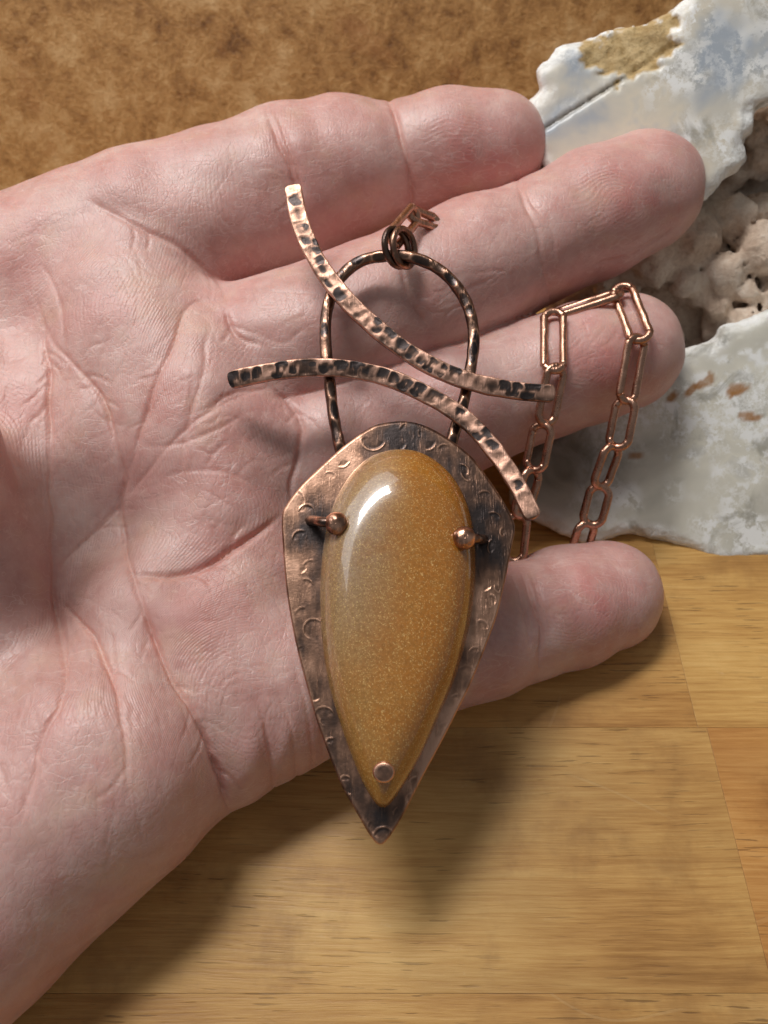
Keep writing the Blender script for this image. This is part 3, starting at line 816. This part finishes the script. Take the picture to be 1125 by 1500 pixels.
pat = np.concatenate([pat, np.full(NA, 0.25), [0.6]])
new_mesh('backplate', unit2world(V), Q[:, ::-1], M_PLATE, pend, PO, {'patina': pat}, tris=T[:, ::-1])

# cabochon: flat-bottomed dome
NA = 300
tt = np.linspace(0, math.pi / 2, 70)
radii = np.concatenate([[0.002], np.sin(tt[1:]) ** 0.92, [1.0]])
pts, rr, Q = star(CAB, (583, 880), NA, radii)
HC = 52.0
z = HC * np.maximum(0, 1 - rr ** 5.6) ** 0.72
z += PZ + 14
z[-NA:] = PZ + 3
V = PP(pts[:, 0], pts[:, 1], z)
cabochon = new_mesh('cabochon', unit2world(V), Q[:, ::-1], M_CAB, pend, PO, {'across': (pts[:, 0] - 469) / 228, 'along': (1183 - pts[:, 1]) / 525})
cabochon['label'] = 'polished speckled amber teardrop cabochon'

def cab_z(u_, v_):
    c = np.array([583, 880.0]); d = np.array([u_, v_]) - c
    ol, _ = smooth_curve(CAB, 300, closed=True)
    a = np.arctan2(ol[:, 1] - 880, ol[:, 0] - 583); k_ = np.argmin(np.abs(np.angle(np.exp(1j * (a - math.atan2(d[1], d[0]))))))
    r = np.hypot(*d) / np.hypot(*(ol[k_] - c))
    return PZ + 14 + HC * max(0, 1 - r ** 5.6) ** 0.72

def tube(path, rad, nring=16, closed=False, flat=None, caps=True, scaled=True):
    """path: rigid-frame points; rad: scalar or array; returns V, Q, s (0..1), ang"""
    p = np.asarray(path, float); n = len(p)
    rad = np.full(n, rad) if np.isscalar(rad) else np.asarray(rad)
    rad = rad * (scl(p) if scaled else 1)
    if closed: t = np.roll(p, -1, 0) - np.roll(p, 1, 0)
    else: t = np.gradient(p, axis=0)
    t /= np.linalg.norm(t, axis=1)[:, None]
    up = np.array([0, 0, 1.0])
    if flat is not None: up = np.asarray(flat, float)
    b = np.cross(t, up)
    bad = np.linalg.norm(b, axis=1) < 0.05
    b[bad] = np.cross(t[bad], [0.3, 1, 0.2])
    b /= np.linalg.norm(b, axis=1)[:, None]
    nn = np.cross(b, t)
    a = np.linspace(0, 2 * math.pi, nring, endpoint=False)
    V = p[:, None, :] + rad[:, None, None] * (np.cos(a)[None, :, None] * b[:, None, :] + np.sin(a)[None, :, None] * nn[:, None, :])
    V = V.reshape(-1, 3)
    i = np.arange(nring); j = (i + 1) % nring
    rows = n if closed else n - 1
    Q = np.vstack([np.stack([k_ * nring + i, k_ * nring + j, ((k_ + 1) % n) * nring + j, ((k_ + 1) % n) * nring + i], 1) for k_ in range(rows)])
    T = np.zeros((0, 3), int)
    if not closed and caps:
        n0 = len(V); V = np.vstack([V, p[0], p[-1]])
        T = np.vstack([np.stack([j, i, np.full(nring, n0)], 1), np.stack([(n - 1) * nring + i, (n - 1) * nring + j, np.full(nring, n0 + 1)], 1)])
    return V, Q, T, np.repeat(np.linspace(0, 1, n), nring), np.tile(a, n)

def ball(c, r, seed=0, rough=0.05, sq=(1, 1, 1), n=28):
    th_ = np.linspace(0.02, math.pi - 0.02, n); ph_ = np.linspace(0, 2 * math.pi, 2 * n, endpoint=False)
    d = np.stack([np.outer(np.sin(th_), np.cos(ph_)), np.outer(np.sin(th_), np.sin(ph_)), np.outer(np.cos(th_), np.ones(2 * n))], -1).reshape(-1, 3)
    V = c + d * np.array(sq) * (r * (1 + rough * fbm(d * 2.2 + seed, 71, 2)))[:, None]
    m = 2 * n; i = np.arange(m); j = (i + 1) % m
    Q = np.vstack([np.stack([k_ * m + i, (k_ + 1) * m + i, (k_ + 1) * m + j, k_ * m + j], 1) for k_ in range(n - 1)])
    n0 = len(V); V = np.vstack([V, c + [0, 0, r * sq[2]], c - [0, 0, r * sq[2]]])
    T = np.vstack([np.stack([np.full(m, n0), i, j], 1), np.stack([np.full(m, n0 + 1), (n - 1) * m + j, (n - 1) * m + i], 1)])
    return V, Q, T

# prongs and rivet
for (wx0, wy0), (bx, by), sd in (((453, 762), (493, 767), 1.0), ((709, 790), (680, 788), 5.0)):
    bz = cab_z(bx, by) + 10
    wire, _ = smooth_curve([PP(wx0, wy0, PZ - 4), PP(wx0 + (bx - wx0) * 0.12, wy0, PZ + 20), PP(wx0 + (bx - wx0) * 0.45, (wy0 + by) / 2, bz - 3), PP(bx, by, bz)], 26)
    V, Q, T, s_, a_ = tube(wire, 7.5, 14)
    pr = new_mesh('prong', unit2world(V), Q, M_WIRE, pend, PO, {'patina': np.concatenate([0.55 + 0.3 * vnoise(V[:len(s_)] / 12, 73), [0.5, 0.5]])}, tris=T)
    V, Q, T = ball(PP(bx, by, bz), 17 * scl(PP(bx, by, bz)), sd, 0.05)
    new_mesh('prong_ball', unit2world(V), Q, M_WIRE, pr, PO, {'patina': 0.34 + 0.35 * vnoise(V / 9, 74)}, tris=T)
rz = cab_z(562, 1131)
prof = [(0.5, 6), (8, 6), (12.6, 5.8), (13.6, 5.5), (15.2, 4.4), (16.0, 2.6), (16.2, 1), (15.8, -6), (15.2, -26)]
NA = 40
cc = np.array([562, 1131.0]); ang = np.linspace(0, 2 * math.pi, NA, endpoint=False)
V = np.vstack([[PP(562 + r_ * math.cos(a_), 1131 + r_ * math.sin(a_), rz + 2 + h_ + 0.35 * r_ * math.cos(a_) * 0.25) for a_ in ang] for r_, h_ in prof])
i = np.arange(NA); j = (i + 1) % NA
Q = np.vstack([np.stack([k_ * NA + i, k_ * NA + j, (k_ + 1) * NA + j, (k_ + 1) * NA + i], 1) for k_ in range(len(prof) - 1)])
pat = np.repeat([0.5, 0.5, 0.46, 0.1, 0.0, 0.0, 0.2, 0.7, 0.8], NA) + 0.2 * vnoise(V / 6, 76)
new_mesh('rivet', unit2world(V), Q[:, ::-1], M_WIRE, pend, PO, {'patina': pat})

# hanging loop
LOOP = [(502, 668, -6), (497, 650, -4), (488, 605, -2), (483, 560, 0), (477, 505, 2), (479, 455, 3), (495, 412, 4), (526, 384, 5), (566, 375, 6), (610, 379, 6), (650, 400, 5), (680, 437, 4), (693, 480, 3), (692, 522, 2), (681, 580, 0), (670, 618, -3), (662, 645, -4), (657, 668, -6)]
path, plen = smooth_curve([PP(*q) for q in LOOP], 420)
s_line = np.linspace(0, plen, 420)
rad = 8.6 + 0.5 * vnoise(np.stack([s_line / 14, s_line * 0], 1), 81)
V, Q, T, s_, a_ = tube(path, rad, 28)
nv = len(s_)
sl = s_ * plen
# hammered facets on the face of the wire: shallow scallops
cen = [];  x_ = 6.0
while x_ < plen: cen.append((x_, random.uniform(-0.45, 0.45), random.uniform(9, 22), random.uniform(0.0, 0.8))); x_ += random.uniform(15, 42)
frontness = np.sin(a_)
fac = np.zeros(nv); pt = np.full(nv, 0.78)
for c_, off_, ln_, dk in cen:
    d = np.hypot((sl - c_) / ln_, (a_ - math.pi / 2 - off_) / 0.85)
    m = d < 1.25
    fac[m] = np.maximum(fac[m], np.maximum(0, 1 - d[m] ** 2))
    pt[m] += (dk * 0.75 - 0.1) * sstep(1.0, 0.7, d[m]) - 0.30 * np.exp(-((d[m] - 1.05) / 0.14) ** 2)
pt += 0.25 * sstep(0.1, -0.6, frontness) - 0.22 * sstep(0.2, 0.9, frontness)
ctr = np.repeat(path, 28, axis=0)
V[:nv] = ctr + (V[:nv] - ctr) * (1 - 0.15 * fac)[:, None]
new_mesh('loop', unit2world(V), Q, M_WIRE, pend, PO, {'patina': np.concatenate([pt, [0.6, 0.6]])}, tris=T)

def bar(name, pts, wid, thick, seed, label, tone):
    rnd = random.Random(seed)
    path, ln = smooth_curve([PP(*q) for q in pts], 460)
    n = len(path); t = np.gradient(path, axis=0); t /= np.linalg.norm(t, axis=1)[:, None]
    b = np.cross(t, [0, 0, 1.0]); b /= np.linalg.norm(b, axis=1)[:, None]
    nn = np.cross(b, t)
    # cross-section: rounded rectangle, with many points on the face
    M_ = 64
    a = np.linspace(0, 2 * math.pi, M_, endpoint=False)
    e = 0.36
    cx_ = np.sign(np.cos(a)) * np.abs(np.cos(a)) ** e; cz_ = np.sign(np.sin(a)) * np.abs(np.sin(a)) ** e
    s = np.linspace(0, ln, n)
    endr = np.minimum(s, ln - s)
    wsc = np.where(endr < 9, 0.50 + 0.50 * np.sqrt(np.clip(1 - (1 - endr / 9) ** 2, 0, 1)), 1.0)
    wvar = wid / 2 * (1 + 0.05 * vnoise(np.stack([s / 22, s * 0 + seed], 1), seed)) * wsc
    L_ = np.repeat(s, M_); A_ = np.tile(cx_, n); Z_ = np.tile(cz_, n)
    across = A_ * np.repeat(wvar, M_)
    hgt = Z_ * thick / 2 * np.repeat(0.85 + 0.15 * wsc, M_)
    top = sstep(0.75, 0.98, Z_)
    dim = np.zeros(n * M_); pt = np.full(n * M_, tone + 0.05) + 0.34 * fbm(np.stack([L_ / 30, across / 14], 1), seed + 3, 2)
    x = 3.0; cells = []
    while x < ln - 2:
        if rnd.random() < 0.5:
            cells.append((x, rnd.uniform(-0.16, 0.16) * wid))
        else:
            cells.append((x - 3, rnd.uniform(0.12, 0.34) * wid)); cells.append((x + rnd.uniform(-2, 8), -rnd.uniform(0.12, 0.34) * wid))
        x += rnd.uniform(15, 29)
    wl = L_ + 3 * vnoise(np.stack([L_ / 9, across / 9], 1), seed + 30); wa = across + 2.5 * vnoise(np.stack([L_ / 9, across / 9], 1), seed + 31)
    d1 = np.full(n * M_, 1e9); d2 = np.full(n * M_, 1e9); ix = np.zeros(n * M_, int)
    for k_, (xs, ys) in enumerate(cells):
        d = np.hypot((wl - xs) * 0.8, (wa - ys) * 1.15)
        c1 = d < d1
        d2 = np.where(c1, d1, np.minimum(d2, d)); ix[c1] = k_; d1 = np.where(c1, d, d1)
    gap = d2 - d1
    dark = np.array([rnd.choice((0.05, 0.2, 0.6, 0.85, 0.95, 1.0)) for _ in cells])
    dim = sstep(0, 14, gap)
    radk = np.array([rnd.uniform(5.0, 9.5) for _ in cells])
    spot = sstep(1.08, 0.82, d1 / radk[ix]) * sstep(12.8, 10.5, np.abs(wa)) * sstep(0.3, 2.5, gap)
    pt += dark[ix] * spot * (0.8 + 0.3 * vnoise(np.stack([L_ / 4, across / 4], 1), seed + 33)) - 0.16 * sstep(3.0, 0.5, gap)
    pt -= 0.25 * sstep(0.40, 0.49, np.abs(across) / wid) * (Z_ > 0.2)
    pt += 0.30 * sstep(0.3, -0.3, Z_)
    hgt = hgt - 1.0 * dim * top * sstep(12.8, 8.5, np.abs(across)) + 0.2 * vnoise(np.stack([L_ / 8, across / 8], 1), seed + 9) * top
    ws = np.repeat(scl(path), M_)[:, None]
    V = np.repeat(path, M_, 0) + ws * (across[:, None] * np.repeat(b, M_, 0) + hgt[:, None] * np.repeat(nn, M_, 0))
    i = np.arange(M_); j = (i + 1) % M_
    Q = np.vstack([np.stack([k_ * M_ + i, k_ * M_ + j, (k_ + 1) * M_ + j, (k_ + 1) * M_ + i], 1) for k_ in range(n - 1)])
    n0 = len(V); V = np.vstack([V, path[0] - t[0] * 1.5, path[-1] + t[-1] * 1.5])
    T = np.vstack([np.stack([j, i, np.full(M_, n0)], 1), np.stack([(n - 1) * M_ + i, (n - 1) * M_ + j, np.full(M_, n0 + 1)], 1)])
    o = new_mesh(name, unit2world(V), Q, M_BAR, pend, PO, {'patina': np.concatenate([pt, [0.1, 0.1]])}, tris=T)
    o['label'] = label
bar('bar', [(429, 274, 26), (441, 330, 25), (468, 388, 23), (505, 437, 21), (550, 480, 20), (600, 518, 20), (650, 545, 20), (700, 562, 21), (760, 573, 23), (812, 577, 26)], 26, 15, 11,
    'upper hammered bar, curving down from upper left to the right', 0.36)
bar('bar', [(335, 558, 24), (365, 551, 23), (410, 543, 22), (455, 539, 21), (510, 541, 20), (570, 554, 20), (630, 581, 21), (680, 613, 22), (720, 655, 24), (755, 706, 28), (782, 759, 32)], 26, 15, 23,
    'lower hammered bar, curving from the left down to the right', 0.38)

# jump rings through the top of the loop
def ring(name, c, major, wire_r, rot, mat, parent, O, pat):
    a = np.linspace(0, 2 * math.pi, 72, endpoint=False)
    p = np.stack([major * np.cos(a), major * np.sin(a), a * 0], 1)
    Rm = np.array(Matrix.Rotation(rot[2], 3, 'Z') @ Matrix.Rotation(rot[1], 3, 'Y') @ Matrix.Rotation(rot[0], 3, 'X'))
    V, Q, T, s_, a_ = tube(p, wire_r, 16, closed=True, scaled=False)
    V = V @ Rm.T * scl(c) + c
    return new_mesh(name, unit2world(V), Q, mat, parent, O, {'patina': pat + 0.3 * vnoise(V / 12, 91)})
ring('jump_ring', PP(581, 363, 8), 26.5, 4.9, (0.25, 0.82, 0.35), M_WIRE, pend, PO, 0.62)
ring('jump_ring', PP(592, 363, 9), 26.5, 4.9, (0.25, 0.88, 0.28), M_WIRE, pend, PO, 0.45)

# ------------------------------------------------------------------ the chain
def skin_z(u_, v_):
    """drawing depth of the front of the hand at a point"""
    zs = np.arange(100, -420, -3.0)
    d_ = hand_sdf(np.array([P(u_, v_, q) for q in zs]))
    return float(zs[np.argmax(d_ < 0)]) if (d_ < 0).any() else -300.0
LEN, WID, WR = 122.0, 45.0, 6.8
chain = empty('copper_chain', unit2world(P(911, 417, -60)))
CO = np.array(chain.location)
tag(chain, 'copper paperclip link chain draped over the ring finger', 'chain')
def stadium(length, width, wire):
    r = width / 2 - wire; hl = max(length / 2 - width / 2, 1.0)
    a = np.linspace(0, math.pi, 15)
    top = np.stack([r * np.cos(a), hl + r * np.sin(a), a * 0], 1)
    bot = np.stack([-r * np.cos(a), -hl - r * np.sin(a), a * 0], 1)
    p, _ = smooth_curve(np.vstack([top, bot]), 72, closed=True)
    V, Q, T, s_, a_ = tube(p, wire, 14, closed=True, scaled=False)
    return V, Q
def link(p0, p1, twist, width=None):
    """one oblong wire link from end p0 to end p1 (rigid units)"""
    p0, p1 = np.asarray(p0), np.asarray(p1)
    kw = float(scl((p0 + p1) / 2)) / 1.14
    V, Q = stadium(np.linalg.norm(p0 - p1), (width or WID) * kw, WR * kw)
    y = (p0 - p1) / np.linalg.norm(p0 - p1)
    zc = np.array([0, 0, 1.0]); x = np.cross(y, zc); x /= np.linalg.norm(x); z = np.cross(x, y)
    x2 = x * math.cos(twist) + z * math.sin(twist); z2 = np.cross(x2, y)
    V = V @ np.stack([x2, y, z2], 1).T + (p0 + p1) / 2
    V = V + 0.5 * vnoise(V / 14, 95)[:, None]
    return new_mesh('chain_link', unit2world(V), Q, M_CHAIN, chain, CO)
def strand(first_z, ends, twists, z_over=None):
    """ends: list of ((u0,v0),(u1,v1)); depth falls away so that every link keeps its true length"""
    z = first_z
    for n_, (e0, e1) in enumerate(ends):
        p0 = P(*e0, z)
        if z_over and n_ < len(z_over):
            p1 = P(*e1, z_over[n_])
        else:
            d2 = np.hypot(*(np.array(e1) - np.array(e0)) * (DD - z) / DD)
            p1 = P(*e1, z - 0.62 * math.sqrt(max(0, LEN ** 2 - d2 ** 2)))
        d = p1 - p0
        link(p0, p0 + d, twists[n_ % len(twists)])
        z = (p0 + d * 0.9)[2] - LEAN * (ends[n_ + 1][0][1] - CY) if n_ + 1 < len(ends) else 0
SA, SB = [skin_z(811, y_) + o_ for y_, o_ in ((466, 20), (540, 28), (612, 34))], [skin_z(x_, y_) + o_ for x_, y_, o_ in ((912, 440, 20), (940, 500, 30), (920, 575, 36))]
strand(SA[0], [((811, 452), (811, 548)), ((817, 531), (797, 626)), ((797, 616), (781, 694)), ((783, 683), (760, 762)), ((760, 748), (751, 828))], [0.15, -0.35, 0.5, -0.5], SA[1:])
strand(SB[0], [((908, 415), (942, 503)), ((935, 488), (916, 594)), ((919, 580), (903, 661)), ((901, 648), (876, 718)), ((882, 707), (864, 774)), ((862, 761), (845, 822))], [0.2, -0.35, 0.5, -0.5], SB[1:])
# links that pass between the fingers
link(P(914, 428, SB[0] + 6), P(808, 463, SB[0] - 30), 1.15)
link(PP(571, 356, 14), PP(612, 308, -36), 0.75, 40)
link(PP(594, 310, -22), PP(646, 330, -80), -0.35, 36)

# ------------------------------------------------------------------ the agate specimen
DS = 141.0; KS = DS / F_PX
def PS(u_, v_, z_mm=0.0):
    """stone drawing -> world metres, lying in a plane that leans back towards the backdrop"""
    d_ = DS - z_mm
    return cam2world(np.array([(u_ - CX) * d_ / F_PX, -(v_ - CY) * d_ / F_PX, -d_])) * S
stone = empty('agate_specimen', PS(1000, 815, -6))
SO = np.array(stone.location)
tag(stone, 'pale agate specimen with lacy white faces and lumpy tan crust', 'rock')

def slab(name, outline, centre, thick, mat, seed, jag, tilt, tanfun=None, smokyfun=None, stainfun=None):
    ol, _ = smooth_curve(outline, 110, closed=True)
    def plan(p):
        d_ = DS - p[:, 2]
        return np.stack([p[:, 0] * F_PX / d_ + CX, -p[:, 1] * F_PX / d_ + CY], 1)
    def sd2(q):
        best = np.full(len(q), 1e9); ins = np.zeros(len(q), bool)
        x, y = q[:, 0], q[:, 1]
        for k_ in range(len(ol)):
            a, b = ol[k_], ol[(k_ + 1) % len(ol)]; ba = b - a
            ins ^= ((a[1] > y) != (b[1] > y)) & (x < ba[0] * (y - a[1]) / (ba[1] if abs(ba[1]) > 1e-9 else 1e-9) + a[0])
            t_ = np.clip(((x - a[0]) * ba[0] + (y - a[1]) * ba[1]) / (ba @ ba), 0, 1)
            best = np.minimum(best, (x - a[0] - t_ * ba[0]) ** 2 + (y - a[1] - t_ * ba[1]) ** 2)
        best = np.sqrt(best)
        return np.where(ins, -best, best)
    def f(p):
        q = plan(p)
        d2 = sd2(q)
        dr = (d2 + jag * fbm(p / 2.6, seed, 3)) * KS          # ragged edge
        zt = tilt(q[:, 0], q[:, 1])
        tn_ = tanfun(q[:, 0], q[:, 1]) if tanfun else 0.0
        top = p[:, 2] - (zt + tn_ * (-1.0 + 0.9 * fbm(p / 4.0, seed + 11, 3)) - 0.7 * sstep(-16, 0, d2) + 0.35 * sstep(-30, 0, d2) * fbm(p / 1.8, seed + 3, 2))
        if name == 'upper_face':          # the healed fracture that crosses the face
            ga, gb = np.array([795.0, 190.0]), np.array([990.0, 66.0]); gd = gb - ga
            tt_ = np.clip(((q - ga) @ gd) / (gd @ gd), 0, 1)
            dl = np.linalg.norm(q - ga - tt_[:, None] * gd, axis=1)
            top = top + 0.9 * np.exp(-(dl / 3.0) ** 2)
            above = ((q - ga) @ np.array([gd[1], -gd[0]])) / np.linalg.norm(gd)
            top = top + 0.5 * sstep(0, 14, above) * sstep(1030, 960, q[:, 0])
        bot = zt - thick + 1.5 * fbm(p / 6.0, seed + 5, 2) - p[:, 2]
        dz = np.maximum(top, bot)
        return -smin(-dr, -dz, 0.9)
    lo_u, hi_u, lo_v, hi_v = ol[:, 0].min() - 20, ol[:, 0].max() + 20, ol[:, 1].min() - 20, ol[:, 1].max() + 20
    s_ = (DS + 20) / F_PX
    V, Q = mesh_field(f, ((lo_u - CX) * KS * 0.96, -(hi_v - CY) * (s_ if hi_v > CY else KS * 0.96), -thick - 6), ((hi_u - CX) * s_, -(lo_v - CY) * s_, 9), 0.6, 3)
    q = plan(V); d2 = sd2(q)
    nz = normals(V, Q)[:, 2]
    one = lambda g: g(q[:, 0], q[:, 1]) if g else np.zeros(len(q))
    rim_ = np.maximum(sstep(-26, -4, d2 + 8 * fbm(V / 2.5, seed + 7, 2)), sstep(0.75, 0.4, nz))
    rust = np.zeros(len(q))
    if name == 'lower_face':
        for cx_, cy_, ax_, ay_, an_ in ((1022, 566, 26, 8, -0.45), (1040, 556, 12, 9, 0), (985, 582, 12, 6, -0.9), (1082, 571, 18, 9, -0.3), (1098, 610, 17, 8, 0.2), (930, 668, 15, 6, 0.15), (1150, 600, 16, 8, 0.4)):
            dx_, dy_ = q[:, 0] - cx_, q[:, 1] - cy_
            e_ = np.hypot((dx_ * math.cos(an_) + dy_ * math.sin(an_)) / ax_, (-dx_ * math.sin(an_) + dy_ * math.cos(an_)) / ay_) + 0.45 * fbm(V / 1.3, 77, 2)
            rust = np.maximum(rust, sstep(1.05, 0.75, e_))
    W = cam2world(V + np.array([0, 0, -DS])) * S
    return new_mesh(name, W, Q, mat, stone, SO, {'rim': rim_, 'tan': one(tanfun), 'smoky': one(smokyfun), 'stain': one(stainfun), 'rust': rust})

def poly_mask(pts, soft):
    """soft inside mask of a polygon in drawing coordinates"""
    pts = np.asarray(pts, float)
    def f(x, y):
        ins = np.zeros(len(x), bool); best = np.full(len(x), 1e9)
        for k_ in range(len(pts)):
            a, b = pts[k_], pts[(k_ + 1) % len(pts)]
            cnd = ((a[1] > y) != (b[1] > y)) & (x < (b[0] - a[0]) * (y - a[1]) / (b[1] - a[1] + 1e-9) + a[0])
            ins ^= cnd
            t = np.clip(((x - a[0]) * (b[0] - a[0]) + (y - a[1]) * (b[1] - a[1])) / ((b - a) @ (b - a)), 0, 1)
            best = np.minimum(best, np.hypot(x - a[0] - t * (b[0] - a[0]), y - a[1] - t * (b[1] - a[1])))
        sd = np.where(ins, best, -best) + soft * 1.2 * fbm(np.stack([x, y], 1) / 11, 5, 3)
        return sstep(-soft * 0.4, soft * 0.4, sd)
    return f
UP = [(772, 165), (792, 135), (786, 108), (800, 92), (822, 70), (846, 65), (880, 52), (905, 45), (940, 40), (975, 24), (1000, 6), (1025, -25), (1090, -70), (1200, -90), (1290, -20), (1280, 100), (1210, 150),
      (1140, 152), (1104, 158), (1101, 190), (1086, 210), (1090, 236), (1060, 262), (1040, 285), (1010, 312), (940, 345), (850, 330), (800, 260)]
slab('upper_face', UP, (1040, 100), 13, M_AG1, 101, 4.5, lambda x, y: 4 - (y - 170) * 0.02 + (x - 1000) * 0.012,
     smokyfun=lambda x, y: 0.85 * np.exp(-((np.abs((x - 795) * 0.5366 + (y - 190) * 0.8438) + 1.0 * np.abs(fbm(np.stack([x, y], 1) / 9, 8, 2))) / 4.0) ** 2) * sstep(1000, 985, x), tanfun=poly_mask([(850, 66), (905, 44), (975, 22), (992, 20), (985, 90), (955, 100), (905, 122), (885, 105), (858, 100)], 9)).__setitem__('label', 'upper bluish white agate face with tan rind')
LOW = [(1290, 410), (1200, 425), (1128, 452), (1090, 470), (1055, 478), (1046, 500), (1020, 507), (985, 520), (930, 560), (860, 600), (800, 640), (755, 690), (748, 735), (775, 758), (810, 775), (850, 795), (890, 790),
       (925, 780), (950, 786), (985, 795), (1010, 805), (1040, 819), (1075, 826), (1125, 822), (1200, 830), (1290, 800), (1330, 600)]
slab('lower_face', LOW, (1000, 660), 9, M_AG2, 202, 3.4, lambda x, y: -1 + (y - 660) * -0.006 + 0 * x,
     smokyfun=lambda x, y: np.clip(1.15 * np.exp(-(((x - 800) / 95) ** 2 + ((y - 670) / 75) ** 2)), 0, 0.9),
     stainfun=poly_mask([(960, 560), (1140, 520), (1250, 560), (1200, 680), (1080, 700), (980, 640)], 30)).__setitem__('label', 'lower milky agate face with brown inclusions')

rb = np.random.default_rng(31)
BL = []
for _ in range(230):
    u_ = rb.uniform(860, 1260); v_ = rb.uniform(170, 560)
    BL.append((u_, v_, rb.uniform(-22, -13), rb.uniform(1.6, 3.6)))
BC = [(1105, 190, -9, 4.6), (1122, 240, -10, 5.5), (1085, 262, -11, 4.5), (1070, 325, -9, 5.6), (1012, 355, -10, 5.6), (955, 365, -11, 6.2), (1062, 400, -9, 5.2), (1112, 372, -8, 5.8), (1098, 432, -9, 4.8), (1005, 418, -10, 5.4),
      (1048, 452, -11, 4.6), (960, 320, -14, 5.5), (1150, 300, -11, 6), (1115, 310, -11, 4.2), (1030, 310, -14, 4.6), (1035, 378, -12, 3.6), (975, 402, -13, 4.6), (1085, 470, -10, 3.4), (1130, 430, -9, 4.8), (930, 402, -13, 4.4), (1150, 215, -9, 5)]
BC = [(u_ + rb.uniform(-8, 8), v_ + rb.uniform(-8, 8), z_, r_ * rb.uniform(0.55, 1.25)) for u_, v_, z_, r_ in BC]
BP = [(np.array([(u_ - CX) * (DS - z_) / F_PX, -(v_ - CY) * (DS - z_) / F_PX, z_]), r_) for u_, v_, z_, r_ in BC + BL]
def crust_sdf(p):
    d = ellipsoid(p, np.array([82, 56, -26.5]), np.array([46, 44, 12.0]))
    for c_, r_ in BP:
        m = np.linalg.norm(p - c_, axis=1) - r_
        d = smin(d, m, 0.3)
    return d + 0.9 * fbm(p / 5.0, 6, 2) + 0.9 * fbm(p / 1.4, 7, 2)
CV, CQ = mesh_field(crust_sdf, (30, 5, -40), (118, 92, 2), 0.9, 3)
CV = cam2world(CV + np.array([0, 0, -DS])) * S
crust = new_mesh('botryoidal_crust', CV, CQ, M_CRUST, stone, SO)
crust['label'] = 'lumpy tan crust between the two cut faces'
